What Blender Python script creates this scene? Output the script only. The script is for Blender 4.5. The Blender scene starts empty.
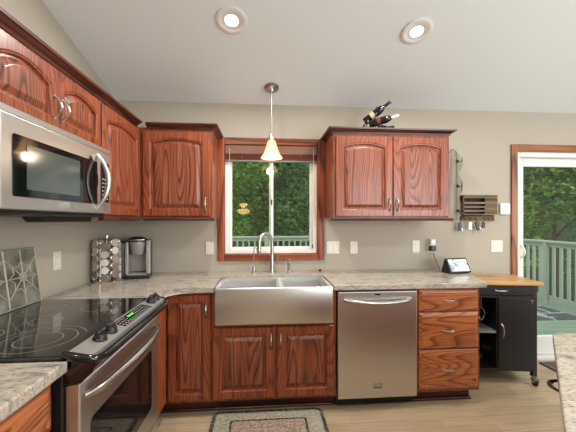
import bpy, bmesh, math, random
from mathutils import Vector, Matrix
random.seed(7)
PI = math.pi
R = math.radians
C = bpy.context.scene.collection

# ------------------------------------------------------------------ camera
FPX = 304.5
cam_d = bpy.data.cameras.new('camera')
cam_d.sensor_fit = 'HORIZONTAL'
cam_d.sensor_width = 36.0
cam_d.lens = FPX / 576 * 36.0
cam_d.shift_y = (220.4 - 216) / 576
cam_d.clip_start = 0.02
cam_d.clip_end = 200
cam = bpy.data.objects.new('camera', cam_d)
cam.location = (1.3075, -2.792, 1.376)
cam.rotation_euler = (R(90), 0, -0.0766)
C.objects.link(cam)
bpy.context.scene.camera = cam

# ------------------------------------------------------------------ world, area lights, exposure
w = bpy.data.worlds.new('world')
bpy.context.scene.world = w
w.use_nodes = True
bg = w.node_tree.nodes['Background']
bg.inputs[0].default_value = (0.94, 0.97, 1.0, 1)
bg.inputs[1].default_value = 2.2

def area(name, loc, rot, sx, sy, power, col):
    l = bpy.data.lights.new(name, 'AREA')
    l.shape = 'RECTANGLE'; l.size = sx; l.size_y = sy
    l.energy = power; l.color = col
    o = bpy.data.objects.new(name, l)
    o.location = loc; o.rotation_euler = rot
    C.objects.link(o)
    return o
area('rear_fill', (4.6, -5.45, 1.5), (R(102), 0, 0), 2.4, 1.9, 120, (0.95, 0.98, 1.0))  # unseen fill panel added behind the camera to brighten the room
area('right_fill', (6.35, -4.3, 1.5), (R(104), 0, R(90)), 1.8, 1.9, 76, (0.95, 0.98, 1.0))  # second added fill panel, tilted up to lift the ceiling

vs = bpy.context.scene.view_settings
vs.view_transform = 'Standard'; vs.look = 'None'; vs.gamma = 1.0
vs.use_curve_mapping = False
vs.exposure = 0.0

# ------------------------------------------------------------------ materials
def srgb(r, g, b):
    def f(c):
        c /= 255.0
        return c / 12.92 if c <= 0.04045 else ((c + 0.055) / 1.055) ** 2.4
    return (f(r), f(g), f(b), 1)

def new_mat(name):
    m = bpy.data.materials.new(name); m.use_nodes = True
    nt = m.node_tree
    return m, nt, nt.nodes['Principled BSDF']

def plain(name, col, rough=0.5, metal=0.0, spec=0.5, noise=0.0, nscale=20, emit=None, estr=0, bump=0.0, coat=0.0):
    m, nt, b = new_mat(name)
    b.inputs['Base Color'].default_value = col
    b.inputs['Roughness'].default_value = rough
    b.inputs['Metallic'].default_value = metal
    b.inputs['Specular IOR Level'].default_value = spec
    b.inputs['Coat Weight'].default_value = coat
    b.inputs['Coat Roughness'].default_value = 0.1
    if emit:
        b.inputs['Emission Color'].default_value = emit
        b.inputs['Emission Strength'].default_value = estr
    tc = nt.nodes.new('ShaderNodeTexCoord')
    n = nt.nodes.new('ShaderNodeTexNoise'); n.inputs['Scale'].default_value = nscale
    n.inputs['Detail'].default_value = 4
    nt.links.new(tc.outputs['Object'], n.inputs['Vector'])
    if noise > 0:
        mix = nt.nodes.new('ShaderNodeMix'); mix.data_type = 'RGBA'
        mix.inputs[6].default_value = tuple(c * (1 - noise) for c in col[:3]) + (1,)
        mix.inputs[7].default_value = tuple(min(1, c * (1 + noise)) for c in col[:3]) + (1,)
        nt.links.new(n.outputs['Fac'], mix.inputs[0])
        nt.links.new(mix.outputs[2], b.inputs['Base Color'])
    if bump > 0:
        bp = nt.nodes.new('ShaderNodeBump'); bp.inputs['Strength'].default_value = bump
        bp.inputs['Distance'].default_value = 0.002
        nt.links.new(n.outputs['Fac'], bp.inputs['Height'])
        nt.links.new(bp.outputs[0], b.inputs['Normal'])
    return m

def ramp(nt, stops):
    r = nt.nodes.new('ShaderNodeValToRGB')
    e = r.color_ramp.elements
    while len(e) < len(stops): e.new(0.5)
    for i, (p, c) in enumerate(stops):
        e[i].position = p; e[i].color = c
    return r

def wood(name, dark, mid, light, axis='z', rough=0.32, rings=30.0, coat=0.10):
    m, nt, b = new_mat(name)
    tc = nt.nodes.new('ShaderNodeTexCoord')
    oi = nt.nodes.new('ShaderNodeObjectInfo')
    mp = nt.nodes.new('ShaderNodeMapping')
    sc = {'z': (4.2, 4.2, 0.45), 'x': (0.45, 4.2, 4.2), 'y': (5.0, 0.6, 5.0)}[axis]
    mp.inputs['Scale'].default_value = sc
    add = nt.nodes.new('ShaderNodeVectorMath'); add.operation = 'ADD'
    mul = nt.nodes.new('ShaderNodeMath'); mul.operation = 'MULTIPLY'; mul.inputs[1].default_value = 37.0
    nt.links.new(oi.outputs['Random'], mul.inputs[0])
    nt.links.new(tc.outputs['Object'], mp.inputs['Vector'])
    nt.links.new(mp.outputs[0], add.inputs[0]); nt.links.new(mul.outputs[0], add.inputs[1])
    n1 = nt.nodes.new('ShaderNodeTexNoise'); n1.inputs['Scale'].default_value = 1.1
    n1.inputs['Detail'].default_value = 1.5; n1.inputs['Roughness'].default_value = 0.4
    nt.links.new(add.outputs[0], n1.inputs['Vector'])
    m2 = nt.nodes.new('ShaderNodeMath'); m2.operation = 'MULTIPLY'; m2.inputs[1].default_value = rings
    nt.links.new(n1.outputs['Fac'], m2.inputs[0])
    fr = nt.nodes.new('ShaderNodeMath'); fr.operation = 'FRACT'
    nt.links.new(m2.outputs[0], fr.inputs[0])
    rp = ramp(nt, [(0.0, dark), (0.10, dark), (0.34, mid), (0.7, light), (1.0, mid)])
    nt.links.new(fr.outputs[0], rp.inputs[0])
    # fine pores, stretched along the grain
    mp2 = nt.nodes.new('ShaderNodeMapping')
    mp2.inputs['Scale'].default_value = tuple(s * (26 if s > 1 else 5) for s in sc)
    nt.links.new(tc.outputs['Object'], mp2.inputs['Vector'])
    n2 = nt.nodes.new('ShaderNodeTexNoise'); n2.inputs['Scale'].default_value = 1.0
    n2.inputs['Detail'].default_value = 3
    nt.links.new(mp2.outputs[0], n2.inputs['Vector'])
    rp2 = ramp(nt, [(0.40, (0.55, 0.50, 0.48, 1)), (0.55, (1, 1, 1, 1))])
    nt.links.new(n2.outputs['Fac'], rp2.inputs[0])
    mx = nt.nodes.new('ShaderNodeMix'); mx.data_type = 'RGBA'; mx.blend_type = 'MULTIPLY'
    mx.inputs[0].default_value = 0.75
    nt.links.new(rp.outputs[0], mx.inputs[6]); nt.links.new(rp2.outputs[0], mx.inputs[7])
    nt.links.new(mx.outputs[2], b.inputs['Base Color'])
    b.inputs['Roughness'].default_value = rough
    b.inputs['Coat Weight'].default_value = coat
    b.inputs['Coat Roughness'].default_value = 0.18
    bp = nt.nodes.new('ShaderNodeBump'); bp.inputs['Strength'].default_value = 0.25
    bp.inputs['Distance'].default_value = 0.001
    nt.links.new(n2.outputs['Fac'], bp.inputs['Height'])
    nt.links.new(bp.outputs[0], b.inputs['Normal'])
    return m

oakD, oakM, oakL = srgb(108, 53, 34), srgb(142, 71, 43), srgb(156, 82, 52)
M = {}
M['oak'] = wood('cherry_oak', oakD, oakM, oakL, 'z')
M['oakx'] = wood('cherry_oak_horizontal', oakD, oakM, oakL, 'x')
M['oakp'] = wood('cherry_oak_panel', srgb(90, 44, 29), srgb(138, 72, 47), srgb(156, 88, 60), 'z', rings=34, rough=.36)
M['drawer'] = wood('honey_cherry_oak', srgb(134, 72, 40), srgb(178, 104, 62), srgb(188, 114, 70), 'x', rings=26)
M['honeyz'] = wood('honey_cherry_oak_upright', srgb(122, 60, 36), srgb(168, 90, 56), srgb(182, 102, 66), 'z', rings=24)
M['crown'] = wood('dark_cherry_moulding', srgb(56, 26, 20), srgb(84, 40, 29), srgb(96, 48, 36), 'x', rings=8)
M['trim'] = wood('window_oak', srgb(92, 40, 24), srgb(142, 70, 42), srgb(160, 86, 54), 'z', rings=6)
M['trimx'] = wood('window_oak_horizontal', srgb(92, 40, 24), srgb(142, 70, 42), srgb(160, 86, 54), 'x', rings=6)
M['doortrim'] = wood('patio_door_oak', srgb(112, 64, 36), srgb(156, 96, 58), srgb(172, 110, 70), 'z', rings=8)
M['doortrimx'] = wood('patio_door_oak_horizontal', srgb(112, 64, 36), srgb(156, 96, 58), srgb(172, 110, 70), 'x', rings=8)
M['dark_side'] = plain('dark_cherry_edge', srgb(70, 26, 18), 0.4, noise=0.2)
M['butcher'] = wood('butcher_block', srgb(160, 116, 66), srgb(202, 156, 96), srgb(214, 170, 110), 'x', rings=7, coat=0.1)
M['greywood'] = wood('weathered_grey_wood', srgb(124, 117, 102), srgb(156, 148, 132), srgb(168, 160, 144), 'z', rough=0.8, rings=5, coat=0)
M['brownwood'] = wood('rustic_brown_wood', srgb(70, 58, 42), srgb(112, 95, 70), srgb(130, 110, 82), 'x', rough=0.8, rings=5, coat=0)
M['slat'] = wood('pale_rustic_slat', srgb(110, 96, 78), srgb(146, 130, 106), srgb(160, 144, 120), 'x', rough=0.8, rings=4, coat=0)

M['wall'] = plain('greige_wall_paint', srgb(177, 169, 154), 0.85, noise=0.02, nscale=60, bump=0.15)
M['ceil'] = plain('ceiling_paint', srgb(231, 240, 243), 0.9, noise=0.015, nscale=90, bump=0.3)
M['white'] = plain('white_vinyl', srgb(232, 231, 226), 0.4, noise=0.01)
M['plate'] = plain('ivory_plate', srgb(226, 220, 206), 0.4, noise=0.01)
M['slot'] = plain('dark_slot', srgb(70, 64, 58), 0.6)
M['black'] = plain('black_plastic', srgb(22, 22, 23), 0.35, noise=0.1)
M['gblack'] = plain('gloss_black_glass', srgb(9, 9, 10), 0.06, noise=0.05, spec=0.6)
M['ceran'] = plain('black_ceramic_glass', srgb(9, 9, 10), 0.05, noise=0.05, spec=1.0, coat=0.6)
M['cartblack'] = plain('satin_black_paint', srgb(23, 23, 25), 0.36, noise=0.12)
M['cavity_shade'] = plain('cavity_shade_black', srgb(14, 13, 13), 0.7, noise=0.1)
M['rubber'] = plain('rubber', srgb(20, 20, 20), 0.7, noise=0.1)
M['grate'] = plain('dark_grate', srgb(40, 26, 20), 0.6, noise=0.2)
M['nickel'] = plain('satin_nickel', srgb(178, 174, 166), 0.28, metal=1.0, noise=0.03)
M['chrome'] = plain('chrome', srgb(214, 212, 208), 0.12, metal=1.0, noise=0.02)
M['bronze'] = plain('dark_bronze', srgb(52, 44, 38), 0.4, metal=0.8, noise=0.1)
M['ring'] = plain('printed_ring', srgb(120, 120, 116), 0.3)
M['keys'] = plain('steel_key', srgb(190, 186, 176), 0.3, metal=0.9, noise=0.05)
M['green_digit'] = plain('green_digits', srgb(80, 220, 60), 0.5, emit=srgb(90, 255, 60), estr=0.5)
M['legend'] = plain('pale_legend', srgb(170, 170, 168), 0.5)
M['grey_panel'] = plain('silver_grey_plastic', srgb(150, 148, 143), 0.35, metal=0.3, noise=0.03)
M['screen_mesh'] = plain('oven_screen', srgb(72, 78, 76), 0.12, noise=0.12, nscale=300)
M['pod_lid'] = plain('pod_lid', srgb(205, 196, 182), 0.35, noise=0.25, nscale=40)
_nt = M['pod_lid'].node_tree; _b = _nt.nodes['Principled BSDF']
_oi = _nt.nodes.new('ShaderNodeObjectInfo')
_rp = ramp(_nt, [(0.0, srgb(120, 108, 96)), (0.14, srgb(176, 168, 154)), (0.4, srgb(220, 214, 204)), (0.7, srgb(196, 188, 172)), (0.88, srgb(156, 138, 120))])
_rp.color_ramp.interpolation = 'CONSTANT'
_nt.links.new(_oi.outputs['Random'], _rp.inputs[0]); _nt.links.new(_rp.outputs[0], _b.inputs['Base Color'])
M['pod_cup'] = plain('pod_cup', srgb(214, 208, 198), 0.4, noise=0.05)
M['leaf'] = None
M['bulb'] = plain('bulb_glow', (1, 0.9, 0.75, 1), 0.5, emit=(1, 0.80, 0.62, 1), estr=3.5)
M['lens'] = plain('downlight_lens', (1, 1, 1, 1), 0.5, emit=(1, 0.97, 0.93, 1), estr=9)
M['can'] = plain('downlight_trim', srgb(232, 232, 231), 0.5, noise=0.02)
M['canin'] = plain('downlight_baffle', srgb(222, 222, 222), 0.5, noise=0.02)
M['deck'] = None
M['railing'] = plain('pale_green_rail_paint', srgb(158, 170, 152), 0.6, noise=0.06)
M['bark'] = plain('bark', srgb(88, 76, 60), 0.9, noise=0.3, nscale=12)
M['wine'] = plain('dark_green_glass', srgb(14, 18, 14), 0.08, noise=0.1)
M['foil_red'] = plain('burgundy_label', srgb(110, 34, 44), 0.4, noise=0.2)
M['foil_gold'] = plain('cream_label', srgb(196, 180, 140), 0.5, noise=0.15)
M['foil_green'] = plain('pale_green_glass', srgb(150, 176, 150), 0.15, noise=0.1)
M['cap_dark'] = plain('dark_foil', srgb(34, 22, 30), 0.3, metal=0.4, noise=0.1)
M['white_cap'] = plain('white_foil', srgb(226, 226, 222), 0.4, noise=0.03)
M['screen'] = None
M['brown_dark'] = plain('reddish_stopper', srgb(70, 26, 22), 0.5, noise=0.1)

def steel(name, col, rough, axis):
    m, nt, b = new_mat(name)
    tc = nt.nodes.new('ShaderNodeTexCoord'); mp = nt.nodes.new('ShaderNodeMapping')
    mp.inputs['Scale'].default_value = {'x': (2, 300, 300), 'z': (300, 300, 2)}[axis]
    n = nt.nodes.new('ShaderNodeTexNoise'); n.inputs['Scale'].default_value = 1.5; n.inputs['Detail'].default_value = 2
    nt.links.new(tc.outputs['Object'], mp.inputs[0]); nt.links.new(mp.outputs[0], n.inputs['Vector'])
    rr = nt.nodes.new('ShaderNodeMapRange'); rr.inputs[3].default_value = rough - 0.04; rr.inputs[4].default_value = rough + 0.06
    nt.links.new(n.outputs['Fac'], rr.inputs[0]); nt.links.new(rr.outputs[0], b.inputs['Roughness'])
    bp = nt.nodes.new('ShaderNodeBump'); bp.inputs['Strength'].default_value = 0.05; bp.inputs['Distance'].default_value = 0.0005
    nt.links.new(n.outputs['Fac'], bp.inputs['Height']); nt.links.new(bp.outputs[0], b.inputs['Normal'])
    b.inputs['Base Color'].default_value = col; b.inputs['Metallic'].default_value = 1.0
    b.inputs['Anisotropic'].default_value = 0.4
    return m
M['steel'] = steel('brushed_steel', srgb(204, 204, 202), 0.34, 'x')
M['steelz'] = steel('brushed_steel_upright', srgb(204, 204, 202), 0.34, 'z')
M['basin'] = steel('satin_basin_steel', srgb(226, 226, 226), 0.46, 'x')

def granite():
    m, nt, b = new_mat('granite')
    tc = nt.nodes.new('ShaderNodeTexCoord')
    mp = nt.nodes.new('ShaderNodeMapping'); mp.inputs['Scale'].default_value = (1.5, 4.5, 3.5)
    mp.inputs['Rotation'].default_value = (0, 0, R(12))
    nt.links.new(tc.outputs['Object'], mp.inputs[0])
    n1 = nt.nodes.new('ShaderNodeTexNoise'); n1.inputs['Scale'].default_value = 6; n1.inputs['Detail'].default_value = 6
    n1.inputs['Distortion'].default_value = 0.8
    nt.links.new(mp.outputs[0], n1.inputs['Vector'])
    r1 = ramp(nt, [(0.28, srgb(118, 116, 112)), (0.43, srgb(174, 165, 152)), (0.56, srgb(194, 183, 168)), (0.72, srgb(180, 156, 142))])
    nt.links.new(n1.outputs['Fac'], r1.inputs[0])
    n2 = nt.nodes.new('ShaderNodeTexNoise'); n2.inputs['Scale'].default_value = 34; n2.inputs['Detail'].default_value = 5
    n2.inputs['Roughness'].default_value = 0.7
    nt.links.new(mp.outputs[0], n2.inputs['Vector'])
    r2 = ramp(nt, [(0.35, srgb(84, 84, 86)), (0.42, srgb(215, 215, 215)), (0.6, (1, 1, 1, 1))])
    nt.links.new(n2.outputs['Fac'], r2.inputs[0])
    v = nt.nodes.new('ShaderNodeTexVoronoi'); v.inputs['Scale'].default_value = 16
    nt.links.new(mp.outputs[0], v.inputs['Vector'])
    r3 = ramp(nt, [(0.07, srgb(60, 62, 66)), (0.12, (1, 1, 1, 1))])
    nt.links.new(v.outputs['Distance'], r3.inputs[0])
    a = nt.nodes.new('ShaderNodeMix'); a.data_type = 'RGBA'; a.blend_type = 'MULTIPLY'; a.inputs[0].default_value = 0.8
    c = nt.nodes.new('ShaderNodeMix'); c.data_type = 'RGBA'; c.blend_type = 'MULTIPLY'; c.inputs[0].default_value = 0.5
    nt.links.new(r1.outputs[0], a.inputs[6]); nt.links.new(r2.outputs[0], a.inputs[7])
    nt.links.new(a.outputs[2], c.inputs[6]); nt.links.new(r3.outputs[0], c.inputs[7])
    nt.links.new(c.outputs[2], b.inputs['Base Color'])
    b.inputs['Roughness'].default_value = 0.16
    return m
M['granite'] = granite()

def floor_mat():
    m, nt, b = new_mat('plank_floor')
    tc = nt.nodes.new('ShaderNodeTexCoord')
    br = nt.nodes.new('ShaderNodeTexBrick')
    br.inputs['Scale'].default_value = 1.0
    br.inputs['Brick Width'].default_value = 0.95; br.inputs['Row Height'].default_value = 0.085
    br.inputs['Mortar Size'].default_value = 0.0012; br.inputs['Bias'].default_value = 0.0
    br.offset = 0.37
    br.inputs['Color1'].default_value = srgb(168, 146, 118)
    br.inputs['Color2'].default_value = srgb(190, 168, 138)
    br.inputs['Mortar'].default_value = srgb(120, 100, 78)
    nt.links.new(tc.outputs['Object'], br.inputs['Vector'])
    mp = nt.nodes.new('ShaderNodeMapping'); mp.inputs['Scale'].default_value = (2.5, 40, 1)
    nt.links.new(tc.outputs['Object'], mp.inputs[0])
    n = nt.nodes.new('ShaderNodeTexNoise'); n.inputs['Scale'].default_value = 1.5; n.inputs['Detail'].default_value = 5
    nt.links.new(mp.outputs[0], n.inputs['Vector'])
    rp = ramp(nt, [(0.3, (0.74, 0.70, 0.66, 1)), (0.65, (1, 1, 1, 1))])
    nt.links.new(n.outputs['Fac'], rp.inputs[0])
    mx = nt.nodes.new('ShaderNodeMix'); mx.data_type = 'RGBA'; mx.blend_type = 'MULTIPLY'; mx.inputs[0].default_value = 0.8
    nt.links.new(br.outputs['Color'], mx.inputs[6]); nt.links.new(rp.outputs[0], mx.inputs[7])
    nt.links.new(mx.outputs[2], b.inputs['Base Color'])
    b.inputs['Roughness'].default_value = 0.38
    return m
M['floor'] = floor_mat()

def glass(name, tint=(1, 1, 1, 1)):
    m = bpy.data.materials.new(name); m.use_nodes = True
    nt = m.node_tree; nt.nodes.clear()
    out = nt.nodes.new('ShaderNodeOutputMaterial')
    t = nt.nodes.new('ShaderNodeBsdfTransparent'); t.inputs[0].default_value = tint
    g = nt.nodes.new('ShaderNodeBsdfGlossy'); g.inputs['Roughness'].default_value = 0.01
    lw = nt.nodes.new('ShaderNodeLayerWeight'); lw.inputs['Blend'].default_value = 0.5
    pw = nt.nodes.new('ShaderNodeMath'); pw.operation = 'POWER'; pw.inputs[1].default_value = 5
    mu = nt.nodes.new('ShaderNodeMath'); mu.operation = 'MULTIPLY_ADD'; mu.inputs[1].default_value = 0.94; mu.inputs[2].default_value = 0.045
    mx = nt.nodes.new('ShaderNodeMixShader')
    nt.links.new(lw.outputs['Facing'], pw.inputs[0]); nt.links.new(pw.outputs[0], mu.inputs[0]); nt.links.new(mu.outputs[0], mx.inputs[0])
    nt.links.new(t.outputs[0], mx.inputs[1]); nt.links.new(g.outputs[0], mx.inputs[2])
    nt.links.new(mx.outputs[0], out.inputs[0])
    return m
M['glass'] = glass('window_glass', (0.93, 0.96, 0.93, 1))

def shade_glass():
    m, nt, b = new_mat('frosted_amber_glass')
    b.inputs['Base Color'].default_value = srgb(232, 214, 180)
    b.inputs['Roughness'].default_value = 0.4
    b.inputs['Emission Color'].default_value = (1.0, 0.72, 0.42, 1)
    b.inputs['Emission Strength'].default_value = 0.12
    tr = nt.nodes.new('ShaderNodeBsdfTranslucent'); tr.inputs[0].default_value = srgb(250, 226, 190)
    mx = nt.nodes.new('ShaderNodeMixShader'); mx.inputs[0].default_value = 0.45
    out = nt.nodes['Material Output']
    nt.links.new(b.outputs[0], mx.inputs[1]); nt.links.new(tr.outputs[0], mx.inputs[2])
    nt.links.new(mx.outputs[0], out.inputs[0])
    return m
M['shade'] = shade_glass()

def leaf_mat(name, c1, c2):
    m = bpy.data.materials.new(name); m.use_nodes = True
    nt = m.node_tree; nt.nodes.clear()
    out = nt.nodes.new('ShaderNodeOutputMaterial')
    g = nt.nodes.new('ShaderNodeTexCoord')
    n = nt.nodes.new('ShaderNodeTexNoise'); n.inputs['Scale'].default_value = 1.6; n.inputs['Detail'].default_value = 5
    n.inputs['Roughness'].default_value = 0.75
    nt.links.new(g.outputs['Object'], n.inputs['Vector'])
    rp = ramp(nt, [(0.36, c1), (0.62, c2)])
    nt.links.new(n.outputs['Fac'], rp.inputs[0])
    d = nt.nodes.new('ShaderNodeBsdfDiffuse'); t = nt.nodes.new('ShaderNodeBsdfTranslucent')
    nt.links.new(rp.outputs[0], d.inputs[0]); nt.links.new(rp.outputs[0], t.inputs[0])
    mx = nt.nodes.new('ShaderNodeMixShader'); mx.inputs[0].default_value = 0.35
    nt.links.new(d.outputs[0], mx.inputs[1]); nt.links.new(t.outputs[0], mx.inputs[2])
    nt.links.new(mx.outputs[0], out.inputs[0])
    return m
M['leafA'] = leaf_mat('leaves_fresh', srgb(56, 100, 48), srgb(146, 184, 96))
M['leafB'] = leaf_mat('leaves_deep', srgb(40, 78, 46), srgb(108, 150, 92))

def band_mat(name, cols, freq, axis, rough=0.8):
    m, nt, b = new_mat(name)
    tc = nt.nodes.new('ShaderNodeTexCoord'); sp = nt.nodes.new('ShaderNodeSeparateXYZ')
    nt.links.new(tc.outputs['Object'], sp.inputs[0])
    mu = nt.nodes.new('ShaderNodeMath'); mu.operation = 'MULTIPLY'; mu.inputs[1].default_value = freq
    fr = nt.nodes.new('ShaderNodeMath'); fr.operation = 'FRACT'
    nt.links.new(sp.outputs['XYZ'.index(axis)], mu.inputs[0]); nt.links.new(mu.outputs[0], fr.inputs[0])
    rp = ramp(nt, cols)
    nt.links.new(fr.outputs[0], rp.inputs[0])
    n = nt.nodes.new('ShaderNodeTexNoise'); n.inputs['Scale'].default_value = 9
    nt.links.new(tc.outputs['Object'], n.inputs['Vector'])
    mx = nt.nodes.new('ShaderNodeMix'); mx.data_type = 'RGBA'; mx.blend_type = 'MULTIPLY'; mx.inputs[0].default_value = 0.3
    nt.links.new(rp.outputs[0], mx.inputs[6]); nt.links.new(n.outputs['Color'], mx.inputs[7])
    nt.links.new(mx.outputs[2], b.inputs['Base Color'])
    b.inputs['Roughness'].default_value = rough
    return m
dk = srgb(136, 158, 140)
M['deck'] = band_mat('deck_boards', [(0.0, srgb(70, 84, 74)), (0.05, dk), (0.95, dk), (1.0, srgb(70, 84, 74))], 7.0, 'Y')

def braid(name, cols):
    m, nt, b = new_mat(name)
    tc = nt.nodes.new('ShaderNodeTexCoord')
    v = nt.nodes.new('ShaderNodeTexVoronoi'); v.inputs['Scale'].default_value = 105
    mp = nt.nodes.new('ShaderNodeMapping'); mp.inputs['Scale'].default_value = (1, 1.3, 0.05)
    nt.links.new(tc.outputs['Object'], mp.inputs[0]); nt.links.new(mp.outputs[0], v.inputs['Vector'])
    sp = nt.nodes.new('ShaderNodeSeparateColor')
    nt.links.new(v.outputs['Color'], sp.inputs[0])
    rp = ramp(nt, [(i / len(cols), c) for i, c in enumerate(cols)])
    rp.color_ramp.interpolation = 'CONSTANT'
    nt.links.new(sp.outputs[0], rp.inputs[0])
    nt.links.new(rp.outputs[0], b.inputs['Base Color'])
    b.inputs['Roughness'].default_value = 0.95
    bp = nt.nodes.new('ShaderNodeBump'); bp.inputs['Strength'].default_value = 0.6; bp.inputs['Distance'].default_value = 0.004
    bp.invert = True
    nt.links.new(v.outputs['Distance'], bp.inputs['Height']); nt.links.new(bp.outputs[0], b.inputs['Normal'])
    return m
M['braid_dark'] = braid('braid_dark', [srgb(38, 34, 34), srgb(60, 54, 50), srgb(120, 110, 98), srgb(44, 40, 40)])
M['braid_tan'] = braid('braid_tan', [srgb(160, 154, 136), srgb(146, 140, 122), srgb(172, 166, 148), srgb(134, 128, 110)])
M['braid_rose'] = braid('braid_rose', [srgb(150, 122, 108), srgb(160, 146, 128), srgb(134, 98, 86), srgb(168, 156, 138)])

def screen_mat():
    m, nt, b = new_mat('display_picture')
    tc = nt.nodes.new('ShaderNodeTexCoord')
    n = nt.nodes.new('ShaderNodeTexNoise'); n.inputs['Scale'].default_value = 14; n.inputs['Distortion'].default_value = 1
    nt.links.new(tc.outputs['Object'], n.inputs['Vector'])
    rp = ramp(nt, [(0.35, srgb(110, 134, 140)), (0.5, srgb(205, 212, 212)), (0.65, srgb(236, 238, 236))])
    nt.links.new(n.outputs['Fac'], rp.inputs[0])
    nt.links.new(rp.outputs[0], b.inputs['Base Color']); nt.links.new(rp.outputs[0], b.inputs['Emission Color'])
    b.inputs['Emission Strength'].default_value = 0.45
    b.inputs['Roughness'].default_value = 0.15
    return m
M['screen'] = screen_mat()

def tin_mat():
    m, nt, b = new_mat('tarnished_tin')
    tc = nt.nodes.new('ShaderNodeTexCoord')
    n = nt.nodes.new('ShaderNodeTexNoise'); n.inputs['Scale'].default_value = 9; n.inputs['Detail'].default_value = 6
    nt.links.new(tc.outputs['Object'], n.inputs['Vector'])
    rp = ramp(nt, [(0.35, srgb(92, 90, 80)), (0.6, srgb(150, 150, 140)), (0.75, srgb(176, 176, 166))])
    nt.links.new(n.outputs['Fac'], rp.inputs[0])
    nt.links.new(rp.outputs[0], b.inputs['Base Color'])
    b.inputs['Metallic'].default_value = 0.5; b.inputs['Roughness'].default_value = 0.5
    return m
M['tin'] = tin_mat()

# ------------------------------------------------------------------ mesh helpers
def add_box(bm, x0, x1, y0, y1, z0, z1, bev=0.0, seg=1):
    r = bmesh.ops.create_cube(bm, size=1.0)
    vs_ = r['verts']
    for v in vs_:
        v.co = Vector((x0 + (v.co.x + .5) * (x1 - x0), y0 + (v.co.y + .5) * (y1 - y0), z0 + (v.co.z + .5) * (z1 - z0)))
    if bev > 0:
        es = list({e for v in vs_ for e in v.link_edges})
        bmesh.ops.bevel(bm, geom=es, offset=bev, segments=seg, affect='EDGES', profile=0.5)

def box(x0, x1, y0, y1, z0, z1, bev=0.0, seg=1):
    bm = bmesh.new(); add_box(bm, x0, x1, y0, y1, z0, z1, bev, seg); return bm

def add_tube(bm, pts, rad, seg=10, cap=True):
    pts = [Vector(p) for p in pts]
    n = len(pts)
    rads = rad if isinstance(rad, (list, tuple)) else [rad] * n
    rings = []
    t0 = (pts[1] - pts[0]).normalized()
    up = Vector((0, 0, 1)) if abs(t0.z) < 0.9 else Vector((1, 0, 0))
    nrm = t0.cross(up).normalized()
    for i, p in enumerate(pts):
        if i == 0: t = t0
        elif i == n - 1: t = (pts[i] - pts[i - 1]).normalized()
        else: t = ((pts[i + 1] - p).normalized() + (p - pts[i - 1]).normalized()).normalized()
        nrm = (nrm - t * nrm.dot(t)).normalized()
        bi = t.cross(nrm)
        rings.append([bm.verts.new(p + (nrm * math.cos(2 * PI * k / seg) + bi * math.sin(2 * PI * k / seg)) * rads[i]) for k in range(seg)])
    for a, b in zip(rings, rings[1:]):
        for k in range(seg):
            bm.faces.new((a[k], a[(k + 1) % seg], b[(k + 1) % seg], b[k]))
    if cap:
        bm.faces.new(rings[0][::-1]); bm.faces.new(rings[-1])

def tube(pts, rad, seg=10):
    bm = bmesh.new(); add_tube(bm, pts, rad, seg); return bm

def add_lathe(bm, prof, cx=0, cy=0, cz=0, seg=24, mat=None, closed_caps=True):
    rings = []
    for r, z in prof:
        ring = []
        for k in range(seg):
            a = 2 * PI * k / seg
            p = Vector((r * math.cos(a), r * math.sin(a), z))
            if mat is not None: p = mat @ p
            ring.append(bm.verts.new(p + Vector((cx, cy, cz))))
        rings.append(ring)
    for a, b in zip(rings, rings[1:]):
        for k in range(seg):
            bm.faces.new((a[k], a[(k + 1) % seg], b[(k + 1) % seg], b[k]))
    if closed_caps:
        bm.faces.new(rings[0][::-1]); bm.faces.new(rings[-1])

def lathe(prof, cx=0, cy=0, cz=0, seg=24, mat=None, closed_caps=True):
    bm = bmesh.new(); add_lathe(bm, prof, cx, cy, cz, seg, mat, closed_caps); return bm

def add_prism(bm, poly, a0, a1, plane='xy', bev=0.0):
    def mk(u, v, w):
        return {'xy': (u, v, w), 'xz': (u, w, v), 'yz': (w, u, v)}[plane]
    lo = [bm.verts.new(mk(u, v, a0)) for u, v in poly]
    hi = [bm.verts.new(mk(u, v, a1)) for u, v in poly]
    n = len(poly)
    fs = [bm.faces.new(lo[::-1]), bm.faces.new(hi)]
    for i in range(n):
        fs.append(bm.faces.new((lo[i], lo[(i + 1) % n], hi[(i + 1) % n], hi[i])))
    if bev > 0:
        es = list(fs[1].edges) + list(fs[0].edges)
        bmesh.ops.bevel(bm, geom=es, offset=bev, segments=2, affect='EDGES', profile=0.5)

def prism(poly, a0, a1, plane='xy', bev=0.0):
    bm = bmesh.new(); add_prism(bm, poly, a0, a1, plane, bev); return bm

def obj(name, bm, mat, parent=None, smooth=False, loc=None, rot=None, recalc=True):
    if recalc: bmesh.ops.recalc_face_normals(bm, faces=bm.faces)
    me = bpy.data.meshes.new(name)
    bm.to_mesh(me); bm.free()
    o = bpy.data.objects.new(name, me)
    C.objects.link(o)
    if mat is not None: me.materials.append(mat)
    if parent is not None: o.parent = parent
    if loc is not None: o.location = loc
    if rot is not None: o.rotation_euler = rot
    if smooth:
        me.polygons.foreach_set('use_smooth', [True] * len(me.polygons))
        try: me.set_sharp_from_angle(angle=R(40))
        except Exception: pass
    return o

def thing(name, label, cat, loc=(0, 0, 0), rotz=0.0, group=None):
    o = bpy.data.objects.new(name, None); C.objects.link(o)
    o.empty_display_size = 0.05
    o.location = loc; o.rotation_euler = (0, 0, rotz)
    o['label'] = label; o['category'] = cat
    if group: o['group'] = group
    return o

def tag(o, label, cat, group=None, kind=None):
    o['label'] = label; o['category'] = cat
    if group: o['group'] = group
    if kind: o['kind'] = kind
    return o

def struct(name, bm, mat, parent=None, **k):
    o = obj(name, bm, mat, parent, **k)
    if parent is None: o['kind'] = 'structure'
    return o

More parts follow.
